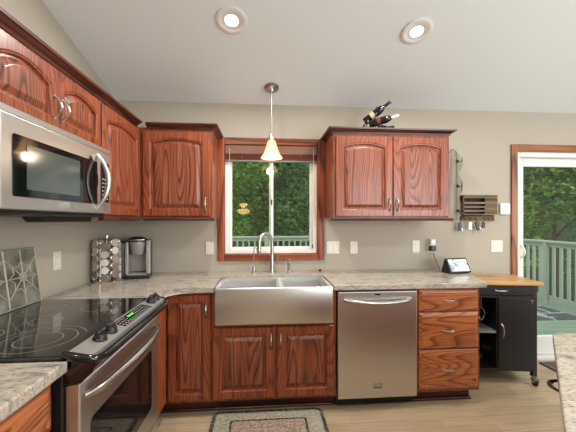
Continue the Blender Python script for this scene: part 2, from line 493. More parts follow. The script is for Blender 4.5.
def dup(root, loc, rotz=None, label=None):
    r = root.copy(); C.objects.link(r); r.location = loc
    if rotz is not None: r.rotation_euler = (0, 0, rotz)
    if label: r['label'] = label
    for ch in list(root.children):
        c = ch.copy(); C.objects.link(c); c.parent = r
        for g in list(ch.children):
            d = g.copy(); C.objects.link(d); d.parent = c
    return r

# ================================================================== ROOM SHELL
X1, YR = 6.4, -5.5          # right wall, rear wall
HC, SL = 2.435, 0.265       # ceiling height at the back wall and its slope
def zc(y): return HC - SL * y
# ceiling rises from the back wall to a ridge behind the camera, then level
YK = -3.2
bm = bmesh.new()
poly = [(0.15, zc(0.15)), (YK, zc(YK)), (YR - .15, zc(YK)), (YR - .15, zc(YK) + .15), (YK, zc(YK) + .15), (0.15, zc(0.15) + .15)]
add_prism(bm, poly, -0.15, X1 + 0.15, 'yz')
struct('ceiling', bm, M['ceil'])
struct('floor', box(-0.15, X1 + .15, YR - .15, 0.0, -0.1, 0.0), M['floor'])

WX0, WX1, WZ0, WZ1 = 0.943, 1.800, 1.066, 2.065      # kitchen window opening
DX0, DX1, DZ1 = 3.755, 5.60, 2.05                   # patio door opening
WT = 0.15
bm = bmesh.new()
ZT = zc(0) - 0.002
add_box(bm, 0, WX0, 0, WT, 0, ZT)
add_box(bm, WX0, WX1, 0, WT, 0, WZ0)
add_box(bm, WX0, WX1, 0, WT, WZ1, ZT)
add_box(bm, WX1, DX0, 0, WT, 0, ZT)
add_box(bm, DX0, DX1, 0, WT, DZ1, ZT)
add_box(bm, DX1, X1 + .15, 0, WT, 0, ZT)
struct('wall_back', bm, M['wall'])
wl = [(0.15, -0.1), (YR - .15, -0.1), (YR - .15, zc(YK)), (YK, zc(YK)), (0.15, zc(0.15))]
struct('wall_left', prism(wl, -0.15, 0, 'yz'), M['wall'])
# right wall with a wide opening added for the fill light
bm = bmesh.new()
zt = zc(YK)
add_box(bm, X1, X1 + .15, -1.2, 0.0, 0, zc(0))
add_prism(bm, [(-1.2, 2.45), (0.0, 2.40), (0.0, zc(0)), (-1.2, zc(-1.2))], X1, X1 + .15, 'yz')
add_box(bm, X1, X1 + .15, YR, -5.25, 0, zt)
add_box(bm, X1, X1 + .15, -5.25, -3.35, 0, 0.5)
add_box(bm, X1, X1 + .15, -5.25, -3.35, 2.5, zt)
add_prism(bm, [(-3.35, 0), (-1.2, 0), (-1.2, zc(-1.2)), (YK, zt), (-3.35, zt)], X1, X1 + .15, 'yz')
struct('wall_right', bm, M['wall'])
bm = bmesh.new()
add_box(bm, 0, 3.35, YR - .15, YR, 0, zt); add_box(bm, 5.85, X1, YR - .15, YR, 0, zt)
add_box(bm, 3.35, 5.85, YR - .15, YR, 0, 0.5); add_box(bm, 3.35, 5.85, YR - .15, YR, 2.5, zt)  # opening made up for the rear fill light
struct('wall_rear', bm, M['wall'])
struct('baseboard_back', box(3.1, 3.695, -0.012, 0.0, 0.0, 0.09, 0.003), M['trimx'])

# ---- kitchen window
wf = struct('window_1', None or box(0.905, 0.910, -0.001, 0, 1.2, 1.3), M['trim'])
bm = bmesh.new()
add_box(bm, 0.886, 0.946, -0.022, -0.001, 1.010, 2.124, 0.005, 2)
add_box(bm, 1.797, 1.858, -0.022, -0.001, 1.010, 2.124, 0.005, 2)
wf.data.materials.clear()
me = wf.data; bm2 = bmesh.new(); bm.to_mesh(me); bm2.free(); bm.free(); me.materials.append(M['trim'])
bm = bmesh.new()
add_box(bm, 0.946, 1.797, -0.022, -0.001, 2.062, 2.124, 0.005, 2)
add_box(bm, 0.946, 1.797, -0.022, -0.001, 1.010, 1.069, 0.005, 2)
obj('window_rail_casing', bm, M['trimx'], wf)
bm = bmesh.new()   # wood-lined jambs
add_box(bm, WX0, WX0 + .008, 0.0, 0.075, WZ0, WZ1); add_box(bm, WX1 - .008, WX1, 0.0, 0.075, WZ0, WZ1)
add_box(bm, WX0 + .008, WX1 - .008, 0.0, 0.075, WZ0, WZ0 + .008); add_box(bm, WX0 + .008, WX1 - .008, 0.0, 0.075, WZ1 - .008, WZ1)
obj('window_jamb', bm, M['trim'], wf)
bm = bmesh.new()   # vinyl outer frame
a0, a1, b0, b1 = WX0 + .002, WX1 - .002, WZ0 + .002, WZ1 - .002
add_box(bm, a0, a0 + .040, 0.02, 0.12, b0, b1, 0.003); add_box(bm, a1 - .040, a1, 0.02, 0.12, b0, b1, 0.003)
add_box(bm, a0 + .040, a1 - .040, 0.02, 0.12, b0, b0 + .035, 0.003); add_box(bm, a0 + .040, a1 - .040, 0.02, 0.12, b1 - .045, b1, 0.003)
obj('window_frame', bm, M['white'], wf)
def sash(x0, x1, y0, y1, z0, z1, wdt, wb, nm='window_sash'):
    bm = bmesh.new()
    add_box(bm, x0, x0 + wdt, y0, y1, z0, z1, 0.003); add_box(bm, x1 - wdt, x1, y0, y1, z0, z1, 0.003)
    add_box(bm, x0 + wdt, x1 - wdt, y0, y1, z0, z0 + wb, 0.003); add_box(bm, x0 + wdt, x1 - wdt, y0, y1, z1 - wb, z1, 0.003)
    s = obj(nm, bm, M['white'], wf)
    obj('window_pane', box(x0 + wdt - .002, x1 - wdt + .002, (y0 + y1) / 2 - .002, (y0 + y1) / 2 + .002, z0 + wb - .002, z1 - wb + .002), M['glass'], s)
sash(a0 + .041, 1.388, 0.045, 0.070, b0 + .036, b1 - .046, 0.022, 0.026)
sash(1.350, a1 - .041, 0.075, 0.100, b0 + .036, b1 - .046, 0.022, 0.026)
obj('window_latch', box(1.366, 1.378, 0.030, 0.045, 1.52, 1.57, 0.003), M['black'], wf)
obj('window_latch', box(1.750, 1.763, 0.030, 0.045, 1.115, 1.15, 0.003), M['black'], wf)

# ---- patio door
dr = struct('door_1', box(DX0 - .06, DX0, -0.022, -0.001, 0.0, DZ1 + .065, 0.005, 2), M['doortrim'])
bm = bmesh.new(); add_box(bm, DX0, DX1 + .06, -0.022, -0.001, DZ1, DZ1 + .065, 0.005, 2)
obj('door_head_casing', bm, M['doortrimx'], dr)
obj('door_casing', box(DX1, DX1 + .06, -0.022, -0.001, 0, DZ1, 0.005, 2), M['doortrim'], dr)
bm = bmesh.new()
add_box(bm, DX0 + .002, DX0 + .05, 0.01, 0.14, 0.03, DZ1 - .002, 0.003)
add_box(bm, DX1 - .05, DX1 - .002, 0.01, 0.14, 0.03, DZ1 - .002, 0.003)
add_box(bm, DX0 + .05, DX1 - .05, 0.01, 0.14, DZ1 - .05, DZ1 - .002, 0.003)
add_box(bm, DX0 + .002, DX1 - .002, 0.0, 0.16, 0.0, 0.03, 0.003)
obj('door_frame', bm, M['white'], dr)
for (px0, px1, yy) in ((DX0 + .05, 4.74, 0.055), (4.66, DX1 - .05, 0.095)):
    bm = bmesh.new()
    add_box(bm, px0, px0 + .075, yy, yy + .035, 0.035, DZ1 - .052, 0.003); add_box(bm, px1 - .075, px1, yy, yy + .035, 0.035, DZ1 - .052, 0.003)
    add_box(bm, px0 + .075, px1 - .075, yy, yy + .035, 0.035, 0.215, 0.003); add_box(bm, px0 + .075, px1 - .075, yy, yy + .035, DZ1 - .135, DZ1 - .052, 0.003)
    s = obj('door_panel', bm, M['white'], dr)
    obj('door_pane', box(px0 + .073, px1 - .073, yy + .015, yy + .019, 0.213, DZ1 - .133), M['glass'], s)
    if px0 < 4:
        hp = [(px0 + .045, yy - .002, 1.00)] + [(px0 + .045 + .004, yy - .045 * math.sin(PI * t / 8), 1.00 + .13 * t / 8) for t in range(1, 8)] + [(px0 + .045, yy - .002, 1.13)]
        obj('door_handle', tube(hp, 0.009, 8), M['white'], s, smooth=True)

# ================================================================== OUTDOORS
DZ = -0.06
struct('deck_floor', box(-2.5, 6.6, 0.17, 4.0, DZ - .05, DZ), M['deck'])
struct('outdoor_ground', box(-25, 40, 4.05, 9.0, -2.3, -2.2), plain('forest_floor', srgb(60, 66, 40), 0.95, noise=0.3, nscale=3))
hm = plain('wooded_slope', srgb(34, 54, 30), 0.95, noise=0.6, nscale=2.5)
struct('hillside', prism([(9.0, -2.3), (26.0, 12.0), (26.0, -2.3)], -25, 40, 'yz'), hm)
struct('side_slope', prism([(17.0, -2.2), (34.0, 11.0), (34.0, -2.2)], -6, 20, 'xz'), hm)

def railing(name, label, x0, y0, x1, y1, posts):
    t = thing(name, label, 'railing', (x0, y0, DZ))
    L = math.hypot(x1 - x0, y1 - y0)
    t.rotation_euler = (0, 0, math.atan2(y1 - y0, x1 - x0))
    obj('top_rail', box(0, L, -.065, .065, 1.05, 1.09, 0.006), M['railing'], t)
    obj('top_stringer', box(0, L, -.02, .02, 0.985, 1.05), M['railing'], t)
    obj('bottom_rail', box(0, L, -.02, .02, 0.09, 0.15), M['railing'], t)
    for p in posts:
        obj('post', box(p - .045, p + .045, -.062, -.021, 0.0, 1.05, 0.004), M['railing'], t)
    n = int(L / 0.125)
    for i in range(n):
        u = (i + .5) * L / n
        obj('baluster', box(u - .018, u + .018, -.018, .018, 0.15, 0.985), M['railing'], t)
railing('deck_railing', 'pale green deck railing running along the back edge behind the sink window', -0.6, 3.9, 6.05, 3.9, (0.1, 1.95, 3.85, 5.7))
railing('deck_railing', 'pale green deck railing seen at an angle through the patio door', 6.17, 3.82, 6.17, 0.4, (0.1, 1.72, 3.3))

def outdoor_rug():
    m, nt, b = new_mat('outdoor_rug_pattern')
    tc = nt.nodes.new('ShaderNodeTexCoord')
    br = nt.nodes.new('ShaderNodeTexBrick'); br.inputs['Scale'].default_value = 1
    br.offset = 0.5
    br.inputs['Brick Width'].default_value = 0.5; br.inputs['Row Height'].default_value = 0.4
    br.inputs['Mortar Size'].default_value = 0.018
    br.inputs['Color1'].default_value = srgb(58, 68, 76); br.inputs['Color2'].default_value = srgb(70, 80, 88)
    br.inputs['Mortar'].default_value = srgb(170, 182, 182)
    nt.links.new(tc.outputs['Object'], br.inputs['Vector']); nt.links.new(br.outputs[0], b.inputs['Base Color'])
    b.inputs['Roughness'].default_value = 0.9
    o = obj('outdoor_rug', box(-.95, .95, -1.1, 1.1, 0, 0.008), m, loc=(4.98, 2.38, DZ))
    tag(o, 'dark slate outdoor rug with a pale line pattern lying on the deck', 'rug')
    bmk = bmesh.new()
    for k in range(9):
        y = -1.0 + k * .24
        add_box(bmk, .42, .60, y, y + .03, .008, .0095); add_box(bmk, .42, .45, y, y + .17, .008, .0095)
        add_box(bmk, .42, .55, y + .14, y + .17, .008, .0095); add_box(bmk, .52, .55, y + .07, y + .17, .008, .0095)
    obj('border_motif', bmk, plain('rug_pale_yarn', srgb(176, 186, 186), 0.9, noise=0.05), o)
outdoor_rug()

def leaf_mesh(name, n, rx, rz, size, mat, seed):
    rnd = random.Random(seed)
    vs_, fs = [], []
    lobes = [(rnd.uniform(-.62, .62) * rx, rnd.uniform(-.62, .62) * rx, rnd.uniform(-.75, .8) * rz, rnd.uniform(.28, .5) * rx) for _ in range(26)]
    for i in range(n):
        cx, cy, cz, rr = rnd.choice(lobes)
        d = Vector((rnd.gauss(0, 1), rnd.gauss(0, 1), rnd.gauss(0, 1))).normalized()
        p = Vector((cx, cy, cz)) + d * rr * rnd.uniform(.75, 1.08)
        s = size * rnd.uniform(.6, 1.3)
        u = Vector((rnd.gauss(0, 1), rnd.gauss(0, 1), rnd.gauss(0, .6))).normalized()
        v = u.cross(d + Vector((rnd.uniform(-.6, .6), rnd.uniform(-.6, .6), rnd.uniform(-.6, .6))))
        if v.length < 1e-3: continue
        v.normalize()
        b = len(vs_)
        vs_ += [tuple(p - u * s), tuple(p + v * s * .45), tuple(p + u * s), tuple(p - v * s * .45)]
        fs.append((b, b + 1, b + 2, b + 3))
    me = bpy.data.meshes.new(name); me.from_pydata(vs_, [], fs); me.materials.append(mat)
    return me
def trunk_mesh(h):
    bm = bmesh.new()
    add_tube(bm, [(0, 0, 0), (.03, .02, h * .4), (-.05, .04, h * .75), (.02, 0, h * 1.1)], [.13, .10, .07, .03], 8)
    for a, z in ((0.3, .5), (2.2, .6), (4.1, .7), (5.3, .85)):
        add_tube(bm, [(0, 0, h * z), (math.cos(a) * .5, math.sin(a) * .5, h * z + .5), (math.cos(a) * 1.1, math.sin(a) * 1.1, h * z + .8)], [.05, .035, .015], 6)
    me = bpy.data.meshes.new('trunk'); bm.to_mesh(me); bm.free(); me.materials.append(M['bark']); return me
LM = [leaf_mesh('foliage', 15000, 1.7, 2.3, .062, M['leafA'], 1), leaf_mesh('foliage', 15000, 1.9, 2.6, .068, M['leafB'], 2)]
TM = trunk_mesh(4.2)
trees = [
    (0.1, 6.4, 1.9, 0, 'bright leafy tree filling the left half of the sink window'),
    (1.9, 7.6, 1.8, 1, 'deep green tree behind the centre bar of the sink window'),
    (3.2, 6.9, 1.5, 1, 'deep green tree filling the right half of the sink window'),
    (1.0, 9.6, 3.0, 1, 'dark tree standing further up the slope behind the left window sash'),
    (3.9, 9.8, 2.8, 0, 'light green tree further up the slope behind the right window sash'),
    (-1.6, 8.6, 2.6, 0, 'leafy tree at the far left beyond the deck'),
    (8.3, 4.9, 2.3, 0, 'bright leafy tree nearest the deck railing beyond the patio door'),
    (9.9, 3.4, 1.6, 1, 'deep green tree behind the railing at the right edge of the patio door view'),
    (10.2, 6.6, 2.6, 0, 'light green tree further back beyond the patio door'),
    (12.6, 4.6, 2.4, 1, 'dark tree far back at the right beyond the patio door'),
    (8.2, 8.3, 2.4, 1, 'dark tree at the far left of the patio door view'),
    (12.6, 8.2, 3.4, 1, 'dark tree on the slope farthest back beyond the patio door'),
]
for i, (x, y, z, k, lab) in enumerate(trees):
    t = thing('leafy_tree', lab, 'tree', (x, y, -2.2), random.uniform(0, 6), 'trees beyond the deck')
    f = bpy.data.objects.new('foliage', LM[k]); C.objects.link(f); f.parent = t; f.location = (0, 0, z + 2.2)
    g = bpy.data.objects.new('trunk', TM); C.objects.link(g); g.parent = t

# ================================================================== CABINETRY PARTS
def contour(x0, x1, z0, zs, za, n=14):
    """closed loop: bottom-left, bottom-right, right shoulder, arch points, left shoulder"""
    pts = [(x0, z0), (x1, z0)]
    for i in range(n + 1):
        t = i / n
        x = x1 + (x0 - x1) * t
        z = zs + (za - zs) * (1 - (2 * t - 1) ** 2)
        pts.append((x, z))
    return pts
def outer_pts(x0, x1, z0, z1, n=14):
    pts = [(x0, z0), (x1, z0)]
    for i in range(n + 1):
        pts.append((x1 + (x0 - x1) * i / n, z1))
    return pts
def bridge(bm, loops):
    ls = [[bm.verts.new((p[0], y, p[1])) for p in pts] for pts, y in loops]
    n = len(ls[0])
    for a, b in zip(ls, ls[1:]):
        for k in range(n):
            bm.faces.new((a[k], a[(k + 1) % n], b[(k + 1) % n], b[k]))
    return ls
def door(parent, x0, x1, z0, z1, y, arch=0.030, st=0.066, mats=('oak', 'oakp'), handle=None, name='door', T=0.02, lab=None):
    """raised-panel door whose back is at local y, front at y-T"""
    f = y - T
    zs = z1 - st - arch
    za = z1 - st
    n = 14
    def inset(d):
        return contour(x0 + st + d, x1 - st - d, z0 + st + d, zs - d, za - d, n)
    bm = bmesh.new()
    ls = bridge(bm, [(outer_pts(x0, x1, z0, z1, n), y), (outer_pts(x0, x1, z0, z1, n), f + .006), (outer_pts(x0 + .005, x1 - .005, z0 + .005, z1 - .005, n), f),
                     (inset(-.012), f), (inset(-.008), f + .003), (inset(-.002), f + .004), (inset(.001), f + .015), (inset(.001), y)])
    d = obj(name, bm, M[mats[0]], parent)
    bm = bmesh.new()
    ls = bridge(bm, [(inset(-.001), y - .001), (inset(-.001), f + .0165), (inset(.009), f + .0155), (inset(.030), f + .003), (inset(.033), f + .002)])
    bm.faces.new(ls[-1]); bm.faces.new(ls[0][::-1])
    obj('door_panel', bm, M[mats[1]], d)
    if handle:
        hx, hz0, hz1 = handle
        pull(d, (hx, f, hz0), (hx, f, hz1))
    return d
def pull(parent, a, b, proj=0.032, r=0.0048, mat='nickel', ax=None, sq=0.7):
    a = Vector(a); b = Vector(b)
    out = Vector((0, -1, 0)) if ax is None else Vector(ax)
    pts, rs = [], []
    for i in range(13):
        t = i / 12
        pts.append(a.lerp(b, t) + out * (proj * max(0, math.sin(PI * t)) ** sq))
        rs.append(r * (1.35 if 3 < i < 9 else (1.6 if i in (0, 12) else 1.0)))
    return obj('handle', tube(pts, rs, 8), M[mat], parent, smooth=True)
def drawer_front(parent, x0, x1, z0, z1, y, mat='drawer', T=0.02):
    f = y - T
    bm = bmesh.new()
    def rc(d): return [(x0 + d, z0 + d), (x1 - d, z0 + d), (x1 - d, z1 - d), (x0 + d, z1 - d)]
    ls = bridge(bm, [(rc(0), y), (rc(0), f + .010), (rc(.004), f + .007), (rc(.020), f + .001), (rc(.024), f)])
    bm.faces.new(ls[-1]); bm.faces.new(ls[0][::-1])
    d = obj('drawer', bm, M[mat], parent)
    cx = (x0 + x1) / 2; cz = (z0 + z1) / 2
    pull(d, (cx - .05, f, cz + .004), (cx + .05, f, cz + .004), 0.03)
    return d
def crown(parent, pts, z0, z1, proj=0.05):
    """moulding swept along outline pts (outline = front/side faces, outward normal to the right of travel)"""
    prof = [(0.0, z0), (0.006, z0), (0.010, z0 + .012), (0.022, z0 + (z1 - z0) * .45), (proj - .012, z1 - .014), (proj - .002, z1 - .012), (proj, z1), (0.0, z1)]
    bm = bmesh.new()
    P = [Vector(p) for p in pts]
    rows = []
    for i, p in enumerate(P):
        d0 = (P[i] - P[i - 1]).normalized() if i > 0 else None
        d1 = (P[i + 1] - P[i]).normalized() if i < len(P) - 1 else None
        n0 = Vector((d0.y, -d0.x)) if d0 else None
        n1 = Vector((d1.y, -d1.x)) if d1 else None
        if n0 is None: nn, k = n1, 1.0
        elif n1 is None: nn, k = n0, 1.0
        else:
            nn = (n0 + n1).normalized(); k = 1.0 / max(.3, nn.dot(n0))
        rows.append([bm.verts.new((p.x + nn.x * o * k, p.y + nn.y * o * k, z)) for o, z in prof])
    m = len(prof)
    for a, b in zip(rows, rows[1:]):
        for k in range(m):
            bm.faces.new((a[k], a[(k + 1) % m], b[(k + 1) % m], b[k]))
    bm.faces.new(rows[0]); bm.faces.new(rows[-1][::-1])
    return obj('crown_moulding', bm, M['crown'], parent)

UZ0, UZ1 = 1.398, 2.105       # upper cabinet body
def rail(parent, x0, x1, y):
    bm = bmesh.new()
    add_prism(bm, [(y + .0, UZ0), (y - .030, UZ0), (y - .034, UZ0 - .010), (y - .022, UZ0 - .022), (y + .0, UZ0 - .026)], x0, x1, 'yz')
    return obj('light_rail', bm, M['crown'], parent)

# ---- upper corner cabinet on the back wall
t = thing('upper_cabinet', 'single-door cherry wall cabinet in the corner left of the sink window', 'cabinet', (0, 0, 0))
obj('body', box(0.002, 0.893, -0.33, -0.002, UZ0, UZ1, 0.002), M['oak'], t)
door(t, 0.362, 0.874, 1.408, 2.074, -0.33, handle=(0.845, 1.455, 1.555))
crown(t, [(0.39, -0.33), (0.893, -0.33), (0.893, -0.002)], 2.092, 2.134, .045)
rail(t, 0.37, 0.915, -0.33)
# ---- upper right cabinet
t = thing('upper_cabinet', 'two-door cherry wall cabinet right of the sink window with bottles on top', 'cabinet', (0, 0, 0))
RX0, RX1 = 1.868, 2.862
obj('body', box(RX0, RX1, -0.33, -0.002, UZ0, UZ1, 0.002), M['oak'], t)
door(t, 1.886, 2.364, 1.408, 2.070, -0.33, handle=(2.335, 1.455, 1.555))
door(t, 2.370, 2.844, 1.408, 2.070, -0.33, handle=(2.400, 1.455, 1.555))
crown(t, [(RX0, -0.002), (RX0, -0.33), (RX1, -0.33), (RX1, -0.002)], 2.092, 2.134, .045)
rail(t, RX0 - .02, RX1 + .02, -0.33)
# ---- left wall uppers (local x = world y - origin, facing local -y -> world +x)
def left_thing(name, label, cat, ynear, z=0.0):
    return thing(name, label, cat, (0, ynear, z), R(90))
t = left_thing('upper_cabinet', 'narrow tall cherry wall cabinet between the microwave and the corner', 'cabinet', -0.915)
wd = 0.915 - 0.332
obj('body', box(0.001, wd, -0.33, -0.002, UZ0, UZ1, 0.002), M['oak'], t)
door(t, 0.012, wd - .030, 1.408, 2.072, -0.33)
crown(t, [(0.0, -0.33), (wd - .05, -0.33)], 2.092, 2.134, .045)
rail(t, 0, wd - .03, -0.33)
t = left_thing('upper_cabinet', 'short two-door cherry cabinet above the microwave', 'cabinet', -1.675)
obj('body', box(0.001, 0.758, -0.33, -0.002, 1.795, UZ1, 0.002), M['oak'], t)
door(t, 0.008, 0.376, 1.804, 2.072, -0.33, arch=.042, st=.05, handle=(0.352, 1.845, 1.945))
door(t, 0.381, 0.750, 1.804, 2.072, -0.33, arch=.042, st=.05, handle=(0.406, 1.845, 1.945))
crown(t, [(0.0, -0.33), (0.759, -0.33)], 2.092, 2.134, .045)
t = left_thing('upper_cabinet', 'cherry wall cabinet cut off by the left edge beside the microwave', 'cabinet', -2.30)
obj('body', box(0.0, 0.624, -0.33, -0.002, UZ0, UZ1, 0.002), M['oak'], t)
door(t, 0.010, 0.614, 1.408, 2.072, -0.33, handle=(.05, 1.455, 1.555))
crown(t, [(0.0, -0.33), (0.624, -0.33)], 2.092, 2.134, .045)
rail(t, 0, .624, -0.33)

# ---- microwave
t = left_thing('microwave', 'stainless over-the-range microwave with a curved handle', 'microwave', -1.672, 1.394)
W, H, D = 0.755, 0.397, 0.395
obj('body', box(0.0, W, -D + .03, -0.003, 0.012, H, 0.003), M['black'], t)
F = -D + .03
dW = 0.628
bm = bmesh.new()
add_box(bm, 0.0, W, F - .03, F, H - .028, H - .002, 0.003)
obj('top_vent', bm, M['steel'], t)
dd = obj('door', box(0.0, dW, F - .035, F, 0.022, H - .032, 0.004, 2), M['steel'], t)
def rrect(x0, x1, z0, z1, r, n=5):
    pts = []
    for cx, cz, a0 in ((x1 - r, z0 + r, -90), (x1 - r, z1 - r, 0), (x0 + r, z1 - r, 90), (x0 + r, z0 + r, 180)):
        for k in range(n + 1):
            a = R(a0 + 90 * k / n); pts.append((cx + r * math.cos(a), cz + r * math.sin(a)))
    return pts
obj('door_window', prism(rrect(0.050, dW - .02, 0.070, H - .098, .010), F - .0375, F - .035, 'xz'), M['gblack'], dd)
obj('window_screen', prism(rrect(0.115, 0.450, 0.100, H - .125, .006), F - .0385, F - .0375, 'xz'), M['screen_mesh'], dd)
# dark curved finger recess beside the handle
rec = [(dW - .085 + .07 * math.sin(PI * k / 12), 0.075 + (H - .15) * k / 12) for k in range(13)] + [(dW - .085 - .045 * math.sin(PI * k / 12), 0.075 + (H - .15) * k / 12) for k in range(11, 0, -1)]
obj('handle_recess', prism(rec, F - .040, F - .0375, 'xz'), M['gblack'], dd)
pts = [(dW - .02 + .012 * math.sin(PI * k / 14), F - .035 - .055 * math.sin(PI * k / 14) ** .8, 0.045 + (H - .10) * k / 14) for k in range(15)]
obj('handle', tube(pts, [.006 + .008 * math.sin(PI * k / 14) for k in range(15)], 10), M['steelz'], dd, smooth=True)
cp = obj('control_panel', box(dW + .003, W, F - .033, F, 0.022, H - .032, 0.003, 2), M['steel'], t)
obj('keypad', box(dW + .02, W - .018, F - .0345, F - .033, 0.085, H - .088), M['gblack'], cp)
bm = bmesh.new()
for i in range(3):
    for j in range(6):
        add_box(bm, dW + .034 + i * .024, dW + .046 + i * .024, F - .0352, F - .0345, 0.10 + j * .022, 0.108 + j * .022)
obj('button', bm, M['legend'], cp)['kind'] = 'stuff'
obj('badge', box(0.315, 0.375, F - .0362, F - .035, 0.038, 0.060, 0.0004), M['legend'], dd)
obj('badge_plate', box(0.318, 0.372, F - .0368, F - .0362, 0.041, 0.057), M['grey_panel'], dd)
obj('underside_vent', box(0.02, W - .02, F + .0, -0.01, 0.0, 0.012), M['black'], t)
obj('underside_light_panel', prism([(.33, 0), (.36, -.026), (.73, -.026), (.745, 0)], -.30, -.22, 'xz'), M['grate'], t)

# ================================================================== BASE CABINETS
BY = -0.61
KZ = 0.098
# corner base cabinet (lazy susan): two faces at right angles
t = thing('corner_base_cabinet', 'cherry corner base cabinet with two doors meeting beside the range', 'cabinet', (0, 0, 0))
CY = -0.952
obj('body', prism([(0.003, -0.003), (0.932, -0.003), (0.932, -0.61), (0.61, -0.61), (0.61, CY), (0.003, CY)], KZ, 0.874), M['oak'], t)
door(t, 0.636, 0.925, 0.120, 0.856, BY, arch=0.0, st=.055, handle=(0.903, 0.70, 0.80))
bm = bmesh.new()
add_prism(bm, [(0.003, -0.003), (0.932, -0.003), (0.932, -0.545), (0.545, -0.545), (0.545, CY), (0.003, CY)], 0.0, KZ)
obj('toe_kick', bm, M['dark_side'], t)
# side door facing the room on the left run
lw = obj('door', box(-0.0, 0.29, -0.02, 0.0, 0.120, 0.856, 0.003), M['honeyz'], t, loc=(0.61, -0.925, 0), rot=(0, 0, R(90)))
obj('shoe_moulding', box(0.545, 0.93, -0.560, -0.546, 0.0, 0.018, 0.004), M['crown'], t)
obj('shoe_moulding', box(0.546, 0.560, CY, -0.560, 0.0, 0.018, 0.004), M['honeyz'], t)

# sink base
t = thing('sink_base_cabinet', 'wide cherry base cabinet with two doors beneath the farmhouse sink', 'cabinet', (0, 0, 0))
obj('body', box(0.935, 1.826, BY, -0.003, KZ, 0.640), M['oak'], t)
bm = bmesh.new(); add_box(bm, 0.935, 0.957, BY, -.003, 0.64, 0.874); add_box(bm, 1.798, 1.826, BY, -.003, 0.64, 0.874)
obj('side_stile', bm, M['oak'], t)
door(t, 0.946, 1.378, 0.118, 0.622, BY, arch=0.0, handle=(1.352, 0.47, 0.57))
door(t, 1.394, 1.816, 0.118, 0.622, BY, arch=0.0, handle=(1.420, 0.47, 0.57))
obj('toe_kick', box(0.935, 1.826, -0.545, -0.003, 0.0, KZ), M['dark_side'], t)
obj('shoe_moulding', box(0.93, 1.815, -0.560, -0.546, 0.0, 0.018, 0.004), M['crown'], t)
bm = bmesh.new(); add_box(bm, 1.215, 1.515, -0.552, -0.5455, 0.03, 0.088, 0.002)
vg = obj('floor_vent_grille', bm, M['grate'], t)
bm = bmesh.new()
for k in range(20): add_box(bm, 1.225 + k * .0143, 1.231 + k * .0143, -0.555, -0.552, 0.036, 0.082)
obj('grille_fins', bm, M['black'], vg)['kind'] = 'stuff'

# farmhouse sink
t = thing('farmhouse_sink', 'stainless apron-front double-bowl farmhouse sink under the window', 'sink', (0, 0, 0))
SX0, SX1, SF = 0.960, 1.795, -0.668
bm = bmesh.new(); add_box(bm, SX0, SX1, SF, SF + .035, 0.647, 0.908, 0.012, 3)
obj('apron', bm, M['steel'], t, smooth=True)
bm = bmesh.new()
SB = -0.265
add_box(bm, SX0 + .002, SX0 + .030, SF + .035, SB, 0.885, 0.9055)
add_box(bm, SX1 - .030, SX1 - .002, SF + .035, SB, 0.885, 0.9055)
add_box(bm, SX0 + .030, SX1 - .030, SB - .028, SB, 0.885, 0.9055)
add_box(bm, 1.407, 1.437, SF + .035, SB - .028, 0.870, 0.900, 0.006)
obj('rim', bm, M['basin'], t)
def basin(x0, x1):
    y0, y1, z0, z1 = SF + .036, SB - .029, 0.69, 0.884
    bm = bmesh.new()
    add_box(bm, x0, x1, y0, y1, z0 - .006, z0)
    add_box(bm, x0 - .006, x0, y0, y1, z0, z1); add_box(bm, x1, x1 + .006, y0, y1, z0, z1)
    add_box(bm, x0, x1, y1 - .006, y1, z0, z1); add_box(bm, x0, x1, y0, y0 + .006, z0, z1)
    b = obj('basin', bm, M['basin'], t)
    obj('drain', lathe([(.044, 0), (.044, .004), (.036, .006), (.030, .002), (.01, .001)], (x0 + x1) / 2, (y0 + y1) / 2, z0), M['chrome'], b, smooth=True)
basin(0.990, 1.401); basin(1.443, 1.765)

# dishwasher
t = thing('dishwasher', 'stainless dishwasher with a bowed bar handle between sink and drawers', 'dishwasher', (1.832, 0, 0))
DWW = 0.588
obj('body', box(0.004, DWW - .004, -0.60, -0.02, 0.09, 0.868), M['black'], t)
d = obj('door', box(0.0, DWW, -0.642, -0.60, 0.090, 0.860, 0.005, 2), M['steelz'], t)
pts = [(0.045 + (DWW - .09) * k / 16, -0.642 - .050 * math.sin(PI * k / 16) ** .45, 0.802 - .016 * math.sin(PI * k / 16)) for k in range(17)]
obj('handle', tube(pts, [.010] + [.0135] * 15 + [.010], 10), M['nickel'], d, smooth=True)
obj('status_display', box(0.272, 0.312, -0.6432, -0.642, 0.835, 0.847), M['gblack'], d)
bm = box(0.258, 0.328, -0.6435, -0.642, 0.158, 0.205, 0.0005)
bd = obj('badge', bm, M['legend'], d)
obj('badge_plate', box(0.262, 0.324, -0.6442, -0.6435, 0.176, 0.201), M['nickel'], bd)
obj('badge_strip', box(0.262, 0.324, -0.6442, -0.6435, 0.162, 0.171), M['slot'], bd)
obj('toe_kick', box(0.0, DWW, -0.56, -0.05, 0.004, 0.085, 0.002), M['black'], t)

# drawer base
t = thing('drawer_base_cabinet', 'three-drawer honey cherry base cabinet right of the dishwasher', 'cabinet', (0, 0, 0))
obj('body', box(2.424, 2.925, BY, -0.003, KZ, 0.874, 0.002), M['oak'], t)
drawer_front(t, 2.446, 2.905, 0.702, 0.862, BY)
drawer_front(t, 2.446, 2.905, 0.424, 0.690, BY)
drawer_front(t, 2.446, 2.905, 0.122, 0.412, BY)
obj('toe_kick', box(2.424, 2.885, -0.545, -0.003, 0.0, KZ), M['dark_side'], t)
obj('shoe_moulding', box(2.425, 2.895, -0.562, -0.546, 0.0, 0.018, 0.004), M['crown'], t)

